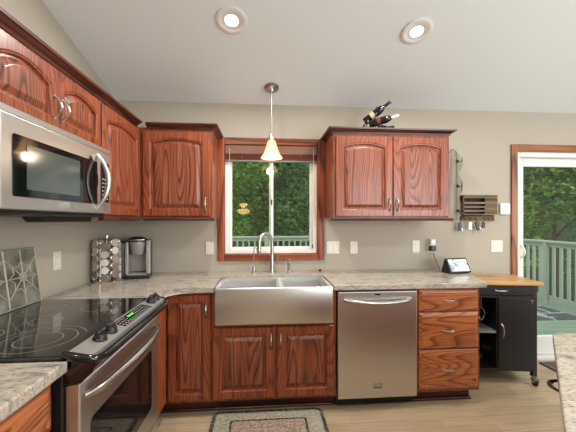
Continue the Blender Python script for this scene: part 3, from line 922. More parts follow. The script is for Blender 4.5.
# near-left base cabinet
NY = -1.738
t = left_thing('base_cabinet', 'honey cherry base cabinet in the near left corner beside the range', 'cabinet', -2.90)
L = 2.90 + NY - .004
obj('body', box(0.0, L, -0.61, -0.003, KZ, 0.874, 0.002), M['honeyz'], t)
obj('toe_kick', box(0.0, L, -0.545, -0.003, 0, KZ), M['dark_side'], t)
drawer_front(t, L - .60, L - .012, 0.700, 0.856, -0.61)
door(t, L - .60, L - .012, 0.120, 0.690, -0.61, arch=0, mats=('honeyz', 'honeyz'))
drawer_front(t, 0.02, L - .62, 0.700, 0.856, -0.61)
door(t, 0.02, L - .62, 0.120, 0.690, -0.61, arch=0, mats=('honeyz', 'honeyz'))

# countertops
poly = [(0.003, -0.003), (3.12, -0.003), (3.10, -0.20), (3.05, -0.33), (2.972, -0.60), (2.955, -0.648), (2.93, -0.655), (1.800, -0.655), (1.800, -0.262), (0.955, -0.262), (0.955, -0.655)]
for k in range(9):
    a = R(90 + 90 * k / 8); poly.append((0.80 + .145 * math.cos(a), -0.80 + .145 * math.sin(a)))
poly += [(0.655, -0.952), (0.003, -0.952)]
bm = prism(poly[::-1], 0.876, 0.915, 'xy', 0.005)
tag(obj('granite_countertop', bm, M['granite']), 'speckled granite countertop running along the back wall around the sink', 'countertop')
bm = prism([(0.003, -2.93), (0.660, -2.93), (0.660, NY), (0.003, NY)], 0.876, 0.915, 'xy', 0.006)
tag(obj('granite_countertop', bm, M['granite']), 'speckled granite countertop in the near left corner beside the range', 'countertop')

# ================================================================== RANGE
t = left_thing('range', 'slide-in electric range with a black glass top and stainless door', 'range', -1.732)
W = 0.774
obj('body', box(0.0, W, -0.64, -0.01, 0.03, 0.905, 0.002), M['black'], t)
ct = obj('cooktop', box(0.0, W, -0.648, -0.008, 0.906, 0.926, 0.004, 2), M['ceran'], t)
def add_ring(bm, cx, cy, r, wd=0.0022, a0=0, a1=360):
    n = 48
    prev = None
    for k in range(n + 1):
        a = R(a0 + (a1 - a0) * k / n)
        p = bm.verts.new((cx + (r - wd) * math.cos(a), cy + (r - wd) * math.sin(a), .9266)); q = bm.verts.new((cx + (r + wd) * math.cos(a), cy + (r + wd) * math.sin(a), .9266))
        if prev: bm.faces.new((prev[0], prev[1], q, p))
        prev = (p, q)
for (cx, cy, rs) in ((.155, -.46, (.122, .075)), (.20, -.20, (.080,)), (.60, -.46, (.090,)), (.58, -.19, (.120, .085)), (.385, -.33, (.062,))):
    bm = bmesh.new()
    for r_ in rs: add_ring(bm, cx, cy, r_)
    if cx < .2: add_ring(bm, cx, cy, .150, a0=-60, a1=75)
    obj('burner_ring', bm, M['ring'], ct, recalc=False)
# control strip: sloped, parallel to the front edge
def strip(bm, x0, x1, prof):
    add_prism(bm, prof, x0, x1, 'yz')
bm = bmesh.new(); strip(bm, 0.012, W - .012, [(-.648, .905), (-.648, .934), (-.655, .937), (-.728, .921), (-.728, .895)])
cp = obj('control_panel', bm, M['grey_panel'], t)
bm = bmesh.new()
add_tube(bm, [(0.004, -.640, .930), (0.004, -.715, .916), (0.020, -.738, .906), (0.06, -.746, .902), (W - .06, -.746, .902), (W - .02, -.738, .906), (W - .004, -.715, .916), (W - .004, -.640, .930)], .013, 10)
add_prism(bm, [(-.64, .82), (-.64, .905), (-.740, .905), (-.735, .87), (-.70, .835)], 0.004, W - .004, 'yz')
obj('front_trim', bm, M['gblack'], t, smooth=True)
sl = math.atan2(.016, .073)
def on_panel(u):   # u from 0 (inner) to 1 (outer)
    return (-.655 - .073 * u, .937 - .016 * u)
for kx, u in ((.135, .48), (.215, .48), (.655, .45), (.715, .45)):
    yy, zz = on_panel(u)
    mt = Matrix.Rotation(sl, 3, 'X')
    bm = bmesh.new()
    add_lathe(bm, [(.026, .0005), (.026, .005), (.022, .009), (.021, .020), (.018, .023), (.003, .023)], kx, yy, zz, 20, mt)
    for v in list(bm.verts): pass
    kb = obj('knob', bm, M['black'], cp, smooth=True)
    bm = bmesh.new(); add_box(bm, kx - .0235, kx + .0235, yy - .0075, yy + .0075, zz + .012, zz + .035, 0.004)
    obj('knob_grip', bm, M['black'], kb)
def panel_quad(x0, x1, u0, u1, h):
    y0, z0 = on_panel(u0); y1, z1 = on_panel(u1)
    bm = bmesh.new(); add_prism(bm, [(y0, z0), (y0, z0 + h), (y1, z1 + h), (y1, z1)], x0, x1, 'yz'); return bm
dsp = obj('display', panel_quad(.290, .590, .10, .86, .0012), M['gblack'], cp)
bm = bmesh.new()
for k, dx in enumerate((0, .014, .030, .044)):
    y0, z0 = on_panel(.24); y1, z1 = on_panel(.42)
    add_prism(bm, [(y0, z0 + .0012), (y0, z0 + .0020), (y1, z1 + .0020), (y1, z1 + .0012)], .395 + dx, .404 + dx, 'yz')
obj('green_clock_digits', bm, M['green_digit'], dsp)
bm = bmesh.new()
for i in range(13):
    for j, u in enumerate((.20, .40, .60, .76)):
        if 3 < i < 7 and j < 2: continue
        y0, z0 = on_panel(u); y1, z1 = on_panel(u + .07)
        add_prism(bm, [(y0, z0 + .0012), (y0, z0 + .0018), (y1, z1 + .0018), (y1, z1 + .0012)], .300 + i * .022, .309 + i * .022, 'yz')
ob = obj('touch_legend', bm, M['legend'], dsp); ob['kind'] = 'stuff'
dd = obj('oven_door', box(0.012, W - .012, -0.690, -0.641, 0.235, 0.826, 0.006, 2), M['steelz'], t)
obj('oven_window', prism(rrect(.075, .655, .355, .672, .02), -.6925, -.690, 'xz'), M['gblack'], dd)
obj('window_glass', prism(rrect(.115, .615, .385, .645, .02), -.6932, -.6925, 'xz'), plain('oven_glass', srgb(30, 24, 22), 0.05, noise=0.1), dd)
pts = [(0.035 + (W - .07) * k / 20, -0.690 - .058 * math.sin(PI * k / 20) ** .5, 0.775 + .006 * math.sin(PI * k / 20)) for k in range(21)]
obj('handle', tube(pts, [.009] + [.014 + .004 * math.sin(PI * k / 20) for k in range(1, 20)] + [.009], 12), M['nickel'], dd, smooth=True)
obj('storage_drawer', box(0.012, W - .012, -0.685, -0.641, 0.055, 0.225, 0.006, 2), M['steel'], t)

# tin tile leaning on the wall behind the cooktop
t = thing('tin_tile', 'tarnished embossed metal tile leaning on the wall behind the cooktop', 'wall tile', (0.012, -1.40, 0.928), R(90))
TW, TH = 0.42, 0.30
lean = lambda z: -0.045 + 0.040 * z / TH        # local y of the front face
def lp(x, z, d=0.0): return (x, lean(z) - d, z)
bm = bmesh.new()
vv = [bm.verts.new(lp(x, z, d)) for d in (0, -.004) for x, z in ((0, 0), (TW, 0), (TW - .003, TH), (0, TH))]
for q in ((0, 1, 2, 3), (7, 6, 5, 4), (0, 4, 5, 1), (1, 5, 6, 2), (2, 6, 7, 3), (3, 7, 4, 0)): bm.faces.new([vv[i] for i in q])
obj('plate', bm, M['tin'], t)
bm = bmesh.new()
def rib(x0, z0, x1, z1, r=.0035): add_tube(bm, [lp(x0, z0, .001), lp(x1, z1, .001)], r, 6)
for i in range(2):
    for j in range(1):
        cx, cz = .105 + i * .21, .15
        for a in range(8):
            ang = PI / 4 * a
            lx = min(.105 / max(.01, abs(math.cos(ang))), .148 / max(.01, abs(math.sin(ang)))) * .97
            rib(cx, cz, cx + math.cos(ang) * lx, cz + math.sin(ang) * lx)
        for k in range(16):
            a, b = 2 * PI * k / 16, 2 * PI * (k + 1) / 16
            rib(cx + .022 * math.cos(a), cz + .022 * math.sin(a), cx + .022 * math.cos(b), cz + .022 * math.sin(b), .003)
            if k % 2 == 0:
                rib(cx + .085 * math.cos(a), cz + .085 * math.sin(a), cx + .06 * math.cos(a + PI / 8), cz + .06 * math.sin(a + PI / 8), .0028)
                rib(cx + .06 * math.cos(a + PI / 8), cz + .06 * math.sin(a + PI / 8), cx + .085 * math.cos(a + PI / 4), cz + .085 * math.sin(a + PI / 4), .0028)
        rib(cx - .104, .003, cx - .104, TH - .003); rib(cx + .103, .003, cx + .103, TH - .003)
rib(.003, .003, TW - .003, .003); rib(.003, TH - .004, TW - .004, TH - .004)
obj('embossed_ribs', bm, plain('pale_tin_ridge', srgb(178, 172, 154), 0.45, metal=0.4, noise=0.2), t)  # ribs in a paler beige than the plate

# ================================================================== COUNTER ITEMS
CZ = 0.9155
# faucet
t = thing('kitchen_faucet', 'brushed nickel gooseneck pull-down faucet at the centre behind the sink', 'faucet', (1.372, -0.095, CZ))
obj('base', lathe([(.030, 0), (.030, .008), (.022, .014), (.019, .045), (.017, .16), (.013, .17)], seg=20), M['nickel'], t, smooth=True)
dx, dy = -0.112, -0.085
pts = [(0, 0, .165), (0, 0, .265)]
for k in range(1, 12):
    a = PI * k / 12
    pts.append((dx * (1 - math.cos(a)) / 2, dy * (1 - math.cos(a)) / 2, .265 + .078 * math.sin(a)))
pts += [(dx, dy, .262), (dx, dy, .235)]
obj('spout', tube(pts, .0145, 12), M['nickel'], t, smooth=True)
obj('spray_head', lathe([(.013, .0), (.017, -.01), (.019, -.05), (.016, -.072), (.010, -.075)], dx, dy, .240, 16), M['nickel'], t, smooth=True)
obj('lever', tube([(.012, 0, .075), (.035, -.006, .085), (.048, -.01, .115), (.055, -.012, .150)], [.009, .008, .006, .005], 8), M['nickel'], t, smooth=True)
t = thing('filter_tap', 'slim nickel filtered-water tap left of the main faucet', 'faucet', (1.212, -0.090, CZ))
obj('base', lathe([(.022, 0), (.022, .006), (.014, .012), (.013, .05), (.009, .055)], seg=16), M['nickel'], t, smooth=True)
pts = [(0, 0, .05), (0, 0, .19)] + [(-.0 + .028 * (1 - math.cos(PI * k / 8)) * .6, -.04 * (1 - math.cos(PI * k / 8)), .19 + .035 * math.sin(PI * k / 8)) for k in range(1, 9)]
obj('spout', tube(pts, .0045, 8), M['nickel'], t, smooth=True)
obj('lever', tube([(-.008, 0, .04), (-.040, -.004, .048)], [.006, .005], 8), M['chrome'], t, smooth=True)
t = thing('soap_dispenser', 'nickel pump soap dispenser right of the main faucet', 'soap dispenser', (1.522, -0.095, CZ))
obj('base', lathe([(.020, 0), (.020, .006), (.013, .012), (.012, .06), (.016, .066), (.016, .085), (.006, .09), (.006, .105)], seg=16), M['nickel'], t, smooth=True)
obj('pump_nozzle', tube([(0, 0, .112), (0, -.01, .118), (-.0, -.05, .112)], [.012, .009, .006], 8), M['nickel'], t, smooth=True)
tag(obj('bottle_stopper', lathe([(.013, 0), (.015, .006), (.012, .014), (.006, .018)], seg=14), M['brown_dark'], loc=(1.81, -0.055, CZ), smooth=True), 'small dark red stopper lying on the counter right of the soap dispenser', 'stopper')

# coffee maker
t = thing('coffee_maker', 'silver and black single-serve pod coffee maker in the counter corner', 'coffee maker', (0.266, -0.175, CZ), R(16))
obj('base', box(-.085, .095, -.155, .12, 0, .030, .008, 2), M['black'], t)
obj('drip_tray', box(-.065, .070, -.160, -.03, .030, .038, .003), M['grey_panel'], t)
obj('body', box(-.085, .095, -.01, .12, .030, .30, .012, 2), M['black'], t)
bm = bmesh.new(); add_box(bm, -.085, -.062, -.13, -.01, .030, .29, .006, 2); add_box(bm, .062, .095, -.13, -.01, .030, .30, .008, 2)
obj('side_column', bm, M['grey_panel'], t)
obj('water_tank', box(-.132, -.087, -.09, .11, .0, .285, .014, 3), plain('smoky_tank', srgb(112, 112, 108), 0.15, noise=0.05), t)
obj('tank_lid', box(-.134, -.085, -.095, .112, .286, .298, .004), M['black'], t)
hd = obj('brew_head', lathe([(.040, .185), (.048, .195), (.058, .255), (.062, .262), (.062, .290)], .0, -.085, 0, 24), M['grey_panel'], t, smooth=True)
obj('lid', lathe([(.070, .290), (.070, .308), (.055, .322), (.030, .330), (.005, .331)], .0, -.080, 0, 24), M['black'], t, smooth=True)
obj('handle', tube([(-.06, -.085, .300), (-.05, -.150, .306), (0, -.165, .308), (.05, -.150, .306), (.06, -.085, .300)], .006, 8), M['nickel'], t, smooth=True)
obj('recess_back', box(-.061, .061, -.0125, -.0105, .04, .20), M['grey_panel'], t)

# pod carousel and pods
CX, CYY = 0.110, -0.375
t = thing('pod_carousel', 'chrome wire carousel full of coffee pods beside the coffee maker', 'pod holder', (CX, CYY, CZ))
obj('base', lathe([(.092, 0), (.094, .006), (.088, .012), (.02, .014)], seg=28), M['chrome'], t, smooth=True)
obj('pole', lathe([(.006, .012), (.006, .330), (.014, .335), (.014, .345), (.004, .350)], seg=12), M['chrome'], t, smooth=True)
obj('top_ring', tube([(.05 * math.cos(2 * PI * k / 24), .05 * math.sin(2 * PI * k / 24), .318) for k in range(25)], .003, 6), M['chrome'], t)
for c in range(8):
    a = 2 * PI * c / 8 + .3
    ca, sa = math.cos(a), math.sin(a)
    bm = bmesh.new()
    for s in (-1, 1):
        o_ = Vector((ca * .078 - sa * .0295 * s, sa * .078 + ca * .0295 * s, 0))
        add_tube(bm, [(ca * .05, sa * .05, .318), (o_.x, o_.y, .305), (o_.x, o_.y, .014)], .0022, 6)
    for r_ in range(5):
        z = .034 + r_ * .0575 + (.029 if c % 2 else 0)
        pr = []
        for k in range(17):
            b = 2 * PI * k / 16
            pr.append((ca * .082 - sa * .0270 * math.cos(b), sa * .082 + ca * .0270 * math.cos(b), z + .0270 * math.sin(b)))
        add_tube(bm, pr, .0018, 5)
    obj('wire_column', bm, M['chrome'], t)
pod0 = None
for c in range(8):
    a = 2 * PI * c / 8 + .3
    for r_ in range(5):
        z = CZ + .034 + r_ * .0575 + (.029 if c % 2 else 0)
        loc = (CX + math.cos(a) * .052, CYY + math.sin(a) * .052, z)
        if pod0 is None:
            pod0 = thing('coffee_pod', 'small foil-lidded coffee pod slotted in the wire carousel', 'coffee pod', loc, a, 'coffee pods in the carousel')
            mx_ = Matrix.Rotation(R(90), 3, 'Y')
            obj('cup', lathe([(.017, 0), (.019, .004), (.0235, .038), (.0272, .039), (.0272, .041)], seg=16, mat=mx_), M['pod_cup'], pod0, smooth=True)
            obj('foil_lid', lathe([(.0262, .0412), (.0262, .0420), (.002, .0424)], seg=16, mat=mx_), M['pod_lid'], pod0, smooth=True)
        else:
            dup(pod0, loc, a)

# smart display
t = thing('smart_display', 'small smart display with a lit screen at the counter end by the cart', 'smart display', (2.99, -0.215, CZ), R(8))
bm = prism([(-.055, .0), (-.072, .012), (-.012, .128), (.004, .128), (.045, .010), (.040, 0)], -.105, .105, 'yz', .003)
obj('body', bm, M['black'], t)
bm = bmesh.new()
d1 = Vector((0, .060, .116)).normalized(); nn = Vector((0, -d1.z, d1.y))
p0 = Vector((0, -.072, .012))
q = []
for dd_, x in ((.010, -.092), (.010, .092), (.118, .092), (.118, -.092)):
    q.append(p0 + d1 * dd_ + Vector((x, 0, 0)))
f0 = [bm.verts.new(p + nn * .0005) for p in q]; f1 = [bm.verts.new(p + nn * .0015) for p in q]
bm.faces.new(f1); bm.faces.new(f0[::-1])
for k in range(4): bm.faces.new((f0[k], f0[(k + 1) % 4], f1[(k + 1) % 4], f1[k]))
obj('screen', bm, M['screen'], t)

# ================================================================== WALL ITEMS
def outlet(label, x, z, gangs=1, kind='outlet', left=False, group=None):
    nm = 'wall_outlet' if kind == 'outlet' else 'light_switch'
    if left: t = thing(nm, label, kind.replace('switch', 'light switch'), (0.0, x, z), R(90))
    else: t = thing(nm, label, kind.replace('switch', 'light switch'), (x, 0.0, z))
    w_ = .036 + .023 * (gangs - 1)
    obj('cover_plate', box(-w_, w_, -.0065, -.0005, -.058, .058, .002), M['plate'], t)
    for g in range(gangs):
        cx = (g - (gangs - 1) / 2) * .046
        if kind == 'outlet':
            for cz in (-.022, .022):
                s = obj('socket', prism(rrect(cx - .014, cx + .014, cz - .014, cz + .014, .006), -.0085, -.0065, 'xz'), M['white'], t)
                bm = bmesh.new(); add_box(bm, cx - .008, cx - .0055, -.0088, -.0085, cz - .004, cz + .006); add_box(bm, cx + .0055, cx + .008, -.0088, -.0085, cz - .004, cz + .006)
                obj('slots', bm, M['slot'], s)
        else:
            obj('rocker', box(cx - .014, cx + .014, -.0095, -.0065, -.030, .030, .0015), M['white'], t)
    return t
outlet('single ivory wall plate between the corner cabinet and the window', 0.814, 1.127)
outlet('double ivory switch plate just right of the sink window', 1.940, 1.124, 2, 'switch')
outlet('single ivory outlet under the middle of the right wall cabinet', 2.138, 1.123)
outlet('single ivory outlet under the right end of the right wall cabinet', 2.739, 1.128)
outlet('double ivory switch plate near the patio door casing', 3.552, 1.125, 2, 'switch')
outlet('single ivory outlet on the left wall above the cooktop', -0.768, 1.122, left=True)
outlet('ivory outlet holding a white adapter and black charger', 2.885, 1.130)
t = thing('plug_adapter', 'white plug-in adapter in the outlet left of the smart display', 'adapter', (2.885, -0.010, 1.155))
obj('housing', box(-.024, .024, -.040, 0.0, -.012, .045, .008, 2), M['white'], t)
t = thing('power_charger', 'black charger block with a thin cord plugged in above the counter', 'charger', (2.885, -0.011, 1.112))
obj('housing', box(-.026, .026, -.045, 0.0, -.026, .024, .006, 2), M['black'], t)
obj('cord', tube([(0, -.03, -.024), (.02, -.028, -.09), (.05, -.02, -.15), (.075, -.018, -.193)], .0025, 6), M['rubber'], t)

t = thing('thermostat', 'small square white wall sensor between the mail holder and patio door', 'thermostat', (3.628, 0.0, 1.487))
obj('housing', box(-.052, .052, -.022, -.0005, -.055, .055, .010, 3), M['white'], t)
obj('front_dial', prism(rrect(-.03, .03, -.03, .03, .012), -.0235, -.022, 'xz'), M['plate'], t)
obj('cord', tube([(-.052, -.008, -.020), (-.085, -.006, -.024), (-.115, -.006, -.022)], .003, 6), M['greywood'], t)

# hexagon hook board
t = thing('hook_board', 'tall grey wooden board of three joined hexagons with coat hooks', 'hook board', (3.105, 0.0, 0))
hw = .090
zt_, ph = 2.060, .236
right = [(.0, zt_)]
for k in range(3):
    top = zt_ - k * ph
    right += [(hw, top - .085), (hw, top - .155), (.045, top - ph)]
right[-1] = (0.02, 1.372)
poly = right + [(-x, z) for x, z in right[::-1] if x > 0]
obj('board', prism(poly, -.020, -.001, 'xz', .002), M['greywood'], t)
for k in range(3):
    cz = zt_ - .12 - k * ph; cx = .038
    bm = bmesh.new()
    add_lathe(bm, [(.012, 0), (.012, .004), (.004, .006)], cx, -.020, cz, 12, Matrix.Rotation(R(90), 3, 'X'))
    for s in (-1, 1):
        add_tube(bm, [(cx, -.024, cz), (cx + s * .008, -.040, cz - .012), (cx + s * .020, -.050, cz - .006), (cx + s * .024, -.052, cz + .012)], [.004, .004, .0035, .004], 6)
    obj('coat_hook', bm, M['bronze'], t, smooth=True)

# mail organiser
t = thing('mail_organizer', 'rustic brown slatted wooden mail holder on the wall with key hooks', 'mail holder', (3.180, 0.0, 1.372))
MW = .335
obj('back_board', box(.0, MW, -.008, -.001, .0, .245, .002), M['brownwood'], t)
obj('hook_rail', box(.0, MW, -.022, -.008, .0, .052, .003), M['brownwood'], t)
obj('shelf', box(-.004, MW + .004, -.060, -.008, .056, .066, .002), M['slat'], t)
for z in (.092, .130, .168):
    obj('slat', box(.0, MW * .62, -.060, -.050, z - .008, z + .010, .002), M['slat'], t)
obj('slat', box(.0, MW, -.060, -.050, .215, .243, .002), M['brownwood'], t)
obj('front_panel', box(MW * .62, MW, -.060, -.050, .067, .214, .002), M['brownwood'], t)
obj('end_panel', box(MW - .008, MW, -.050, -.008, .067, .243), M['brownwood'], t)
obj('end_panel', box(0, .008, -.050, -.008, .067, .243), M['brownwood'], t)
obj('cavity_shade', box(.009, MW - .009, -.012, -.0085, .067, .243), M['cavity_shade'], t)  # black sheet standing in for the shade inside the holder
for x in (.02, .075, .13, .215, .26, .305):
    bm = bmesh.new()
    add_tube(bm, [(x, -.022, .03), (x, -.036, .026), (x, -.042, .010), (x, -.050, .006), (x, -.054, .020)], .0032, 6)
    obj('key_hook', bm, M['bronze'], t, smooth=True)
def keyset(label, x, body, L, rz):
    k = thing('key_ring', label, 'keys', (3.180 + x, -.044, 1.372 + .010))
    obj('ring', tube([(.011 * math.cos(2 * PI * q / 16), 0, -.012 + .011 * math.sin(2 * PI * q / 16)) for q in range(17)], .0013, 6), M['keys'], k)
    m = Matrix.Rotation(rz, 3, 'Y')
    bm = bmesh.new(); add_box(bm, -.016, .016, -.006, .006, -L, -.0, .004, 2)
    for v in bm.verts: v.co = m @ v.co + Vector((0, 0, -.022))
    obj('fob', bm, M[body], k)
    bm = bmesh.new(); add_box(bm, -.004, .004, .0075, .0095, -L - .004, -.02)
    add_lathe(bm, [(.009, 0), (.009, .002)], 0, .0095, -.02, 12, Matrix.Rotation(R(90), 3, 'X'))
    m2 = Matrix.Rotation(rz - .35, 3, 'Y')
    for v in bm.verts: v.co = m2 @ v.co + Vector((0, 0, -.022))
    obj('key', bm, M['keys'], k)
keyset('black key fob hanging on a ring just below the hexagon board', .02 - .05, 'black', .085, .0)
keyset('silver-white fob hanging at the left of the mail holder rail', .075, 'white', .070, .1)
keyset('black fob with a bright key hanging tilted on the mail holder rail', .13, 'black', .080, -.35)
keyset('short black fob hanging rightmost on the mail holder rail', .205, 'black', .055, .05)

# window blind
t = thing('window_blind', 'raised reddish wood slat blind inside the sink window', 'blind', (0, 0, 0))
obj('valance', box(WX0 + .010, WX1 - .010, -.012, .006, 1.978, 2.056, .003), plain('blind_valance', srgb(122, 86, 70), 0.5, noise=0.1, nscale=30), t)
obj('slat_stack', box(WX0 + .014, WX1 - .014, -.008, .018, 1.925, 1.976, .002), M['trimx'], t)
for k in range(5):
    z = 1.928 + k * .0098
    obj('slat', box(WX0 + .012, WX1 - .012, -.016, .019, z, z + .0035, .001), M['crown'], t)
obj('bottom_rail', box(WX0 + .012, WX1 - .012, -.018, .019, 1.908, 1.924, .004), plain('blind_rail', srgb(120, 112, 112), 0.5, noise=0.05), t)
for x in (WX0 + .05, WX1 - .045):
    obj('pull_cord', tube([(x, -.021, 2.03), (x, -.021, 1.75), (x + .002, -.021, 1.40)], .0016, 5), M['plate'], t)
for x in (1.10, 1.37, 1.64):
    obj('ladder_clip', box(x - .012, x + .012, -.020, -.0165, 1.928, 1.972, .001), M['dark_side'], t)

# ================================================================== LAMPS
PY = -0.228
t = thing('pendant_lamp', 'small bell-shaped frosted glass pendant lamp over the sink', 'pendant lamp', (1.366, PY, zc(PY)))
tilt = Matrix.Rotation(-math.atan(SL), 3, 'X')
obj('canopy', lathe([(.062, -.002), (.062, -.010), (.050, -.022), (.020, -.028), (.010, -.045)][::-1], seg=24, mat=tilt), M['nickel'], t, smooth=True)
zt0 = 2.050 - zc(PY)
obj('rod', tube([(0, 0, -.03), (0, 0, zt0 + .02)], .006, 10), M['nickel'], t, smooth=True)
obj('socket_cup', lathe([(.010, .05), (.018, .045), (.024, .02), (.026, -.006)][::-1], 0, 0, zt0, 20), M['nickel'], t, smooth=True)
pr = [(.026, 0), (.034, -.012), (.044, -.045), (.054, -.085), (.068, -.118), (.086, -.142), (.090, -.150)]
pr2 = [(r - .004, z) for r, z in pr[::-1]]
obj('glass_shade', lathe(pr + pr2, 0, 0, zt0, 32, closed_caps=False), M['shade'], t, smooth=True)
obj('bulb', lathe([(.006, -.135), (.024, -.125), (.032, -.100), (.028, -.070), (.014, -.035)], 0, 0, zt0, 16), M['bulb'], t, smooth=True)
def lamp(parent, kind, loc, power, col, size=.05, rot=(0, 0, 0), spot=None):
    l = bpy.data.lights.new('lamp_light', kind); l.energy = power; l.color = col
    if kind == 'SPOT': l.spot_size = R(spot); l.spot_blend = .7; l.shadow_soft_size = size
    elif kind == 'POINT': l.shadow_soft_size = size
    else: l.shape = 'DISK'; l.size = size
    o = bpy.data.objects.new('lamp_light', l); C.objects.link(o); o.parent = parent; o.location = loc; o.rotation_euler = rot
lamp(t, 'POINT', (0, 0, zt0 - .17), 3, (1, .82, .62), .04)

t = thing('pendant_lamp', 'amber glass pendant lamp hanging in the dining area behind the viewer', 'pendant lamp', (0.80, -4.45, zc(YK)))
obj('canopy', lathe([(.05, -.001), (.05, -.015), (.02, -.03)], seg=20), M['bronze'], t, smooth=True)
obj('rod', tube([(0, 0, -.02), (0, 0, 1.78 - zc(YK))], .006, 8), M['bronze'], t)
amb = plain('amber_glow_glass', srgb(240, 190, 110), 0.4, emit=(1, .62, .28, 1), estr=9)
obj('upper_shade', lathe([(.10, .16), (.09, .11), (.05, .07), (.03, .06)], 0, 0, 1.62 - zc(YK), 24, closed_caps=False), amb, t, smooth=True)
obj('lower_shade', lathe([(.03, .04), (.13, .02), (.15, -.04), (.10, -.08), (.01, -.10)], 0, 0, 1.62 - zc(YK), 24), amb, t, smooth=True)

def downlight(label, x, y, power):
    t = thing('downlight', label, 'ceiling light', (x, y, zc(y) - .0015))
    t.rotation_euler = (-math.atan(SL) if y > YK else 0, 0, 0)
    pr = [(.062, 0), (.098, -.001), (.100, -.006), (.092, -.010), (.066, -.007), (.062, -.003)]
    obj('trim_ring', lathe(pr, seg=36, closed_caps=False), M['can'], t, smooth=True)
    obj('baffle', lathe([(.066, -.0065), (.050, -.0045), (.040, -.0040)], seg=36, closed_caps=False), M['canin'], t, smooth=True)
    obj('lens', lathe([(.042, -.0046), (.040, -.0056), (.002, -.0060)], seg=30), M['lens'], t, smooth=True)
    lamp(t, 'AREA', (0, 0, -.02), power, (1, .965, .92), .12)
downlight('round recessed ceiling light on the left, above the sink side', 1.098, -.828, 19)
downlight('round recessed ceiling light on the right, above the drawers', 2.328, -.815, 19)
for x, y, w_ in ((0.9, -3.0, 'behind the viewer over the left counter'), (2.9, -2.9, 'behind the viewer over the island'), (4.6, -1.6, 'in front of the patio door'), (1.8, -4.5, 'at the back of the room on the left'), (4.4, -4.2, 'at the back of the room by the added openings')):
    downlight('added recessed fill light ' + w_, x, y, 24)  # unseen downlights added to fill the room with light

# ================================================================== WINE BOTTLES ON THE CABINET
TZ = 2.1345
t = thing('wine_rack', 'black metal stand holding bottles on top of the right wall cabinet', 'wine rack', (2.215, -.27, TZ))
bm = bmesh.new()
add_tube(bm, [(-.10, .0, .005), (.16, .0, .005)], .005, 6)
add_tube(bm, [(-.10, -.07, .005), (-.10, .07, .005)], .005, 6); add_tube(bm, [(.16, -.07, .005), (.16, .07, .005)], .005, 6)
obj('foot_frame', bm, M['black'], t)
bm = bmesh.new()
add_tube(bm, [(-.10, .0, .005), (-.06, .0, .06), (-.02, .0, .12), (.02, .0, .165), (.045, .0, .205)], .005, 6)
obj('back_stem', bm, M['black'], t)
bm = bmesh.new()
for (cx, cz) in ((.02, .125), (.05, .055), (-.05, .06)):
    pp = [(cx + .030 * math.cos(a) * .35, .042 * math.sin(a), cz + .042 * math.cos(a)) for a in [2 * PI * k / 16 for k in range(17)]]
    add_tube(bm, pp, .004, 6)
obj('bottle_loop', bm, M['black'], t)
def bottle(label, loc, ang, glassm, labm, capm, s=1.0, yaw=0):
    b = thing('wine_bottle', label, 'bottle', loc); b.rotation_euler = (0, ang, yaw)
    b['group'] = 'bottles on the cabinet'
    obj('body', lathe([(.030 * s, 0), (.037 * s, .006), (.037 * s, .17 * s), (.030 * s, .20 * s), (.014 * s, .225 * s), (.013 * s, .26 * s)], seg=20), M[glassm], b, smooth=True)
    obj('paper_label', lathe([(.0375 * s, .065), (.0375 * s, .115 * s)], seg=20, closed_caps=False), M[labm], b, smooth=True)
    obj('foil_cap', lathe([(.0145 * s, .225 * s), (.015 * s, .292 * s), (.013 * s, .296 * s)], seg=16), M[capm], b, smooth=True)
bottle('dark wine bottle with a cream label lying topmost on the cabinet stand', (2.165, -.225, TZ + .088), R(56), 'wine', 'foil_gold', 'cap_dark', .88, R(-28))
bottle('wine bottle with a burgundy label and white foil lying in the middle of the stand', (2.185, -.285, TZ + .050), R(78), 'wine', 'foil_red', 'white_cap', .82, R(-22))
bottle('small dark bottle lying lowest behind the cabinet crown', (2.20, -.175, TZ + .030), R(84), 'wine', 'foil_green', 'cap_dark', .80, R(-12))

# ================================================================== CART
t = thing('kitchen_cart', 'black rolling kitchen cart with a butcher block top beside the drawers', 'cart', (3.008, -.385, 0), R(-8))
cw, cdp = .585, .40
obj('top', box(0, cw, 0, cdp - .01, .838, .866, .003), M['butcher'], t)
b0, b1, yf, yb = .018, cw - .030, .030, cdp - .03
bm = bmesh.new()
for x in (b0, b1 - .036):
    for y in (yf, yb - .036):
        pass
LG = [(b0, yf), (b1 - .036, yf), (b0, yb - .036), (b1 - .036, yb - .036)]
for x, y in LG: obj('leg', box(x, x + .036, y, y + .036, .075, .836, .002), M['cartblack'], t)
bm.free()
bm = bmesh.new()
add_box(bm, b1 - .008, b1 - .002, yf + .037, yb - .037, .12, .835)
add_box(bm, b0 + .002, b0 + .008, yf + .037, yb - .037, .12, .835)
obj('side_panel', bm, M['cartblack'], t)
obj('back_panel', box(b0 + .037, b1 - .037, yb - .010, yb - .004, .12, .835), M['cartblack'], t)
obj('bottom_shelf', box(b0 + .01, b1 - .01, yf + .004, yb - .011, .118, .138), M['cartblack'], t)
d = obj('drawer', box(b0 + .037, b1 - .037, yf - .002, yf + .018, .752, .830, .002), M['cartblack'], t)
pull(d, (.215, yf - .002, .792), (.315, yf - .002, .792), .026, .006, sq=.2)
obj('rail', box(b0 + .037, b1 - .037, yf + .002, yf + .022, .728, .748), M['cartblack'], t)
dx0 = .245
d = obj('door', box(dx0, b1 - .036, yf - .006, yf + .012, .140, .727, .002), M['cartblack'], t)
pull(d, (dx0 + .022, yf - .006, .40), (dx0 + .022, yf - .006, .51), .028, .006, sq=.2)
obj('hinge', box(b1 - .050, b1 - .036, yf - .010, yf - .006, .685, .71, .001), M['chrome'], d)
obj('divider', box(dx0 - .012, dx0 - .002, yf + .004, yb - .011, .139, .727), M['cartblack'], t)
obj('shelf', box(b0 + .037, dx0 - .013, yf + .006, yb - .011, .432, .448), M['grey_panel'], t)
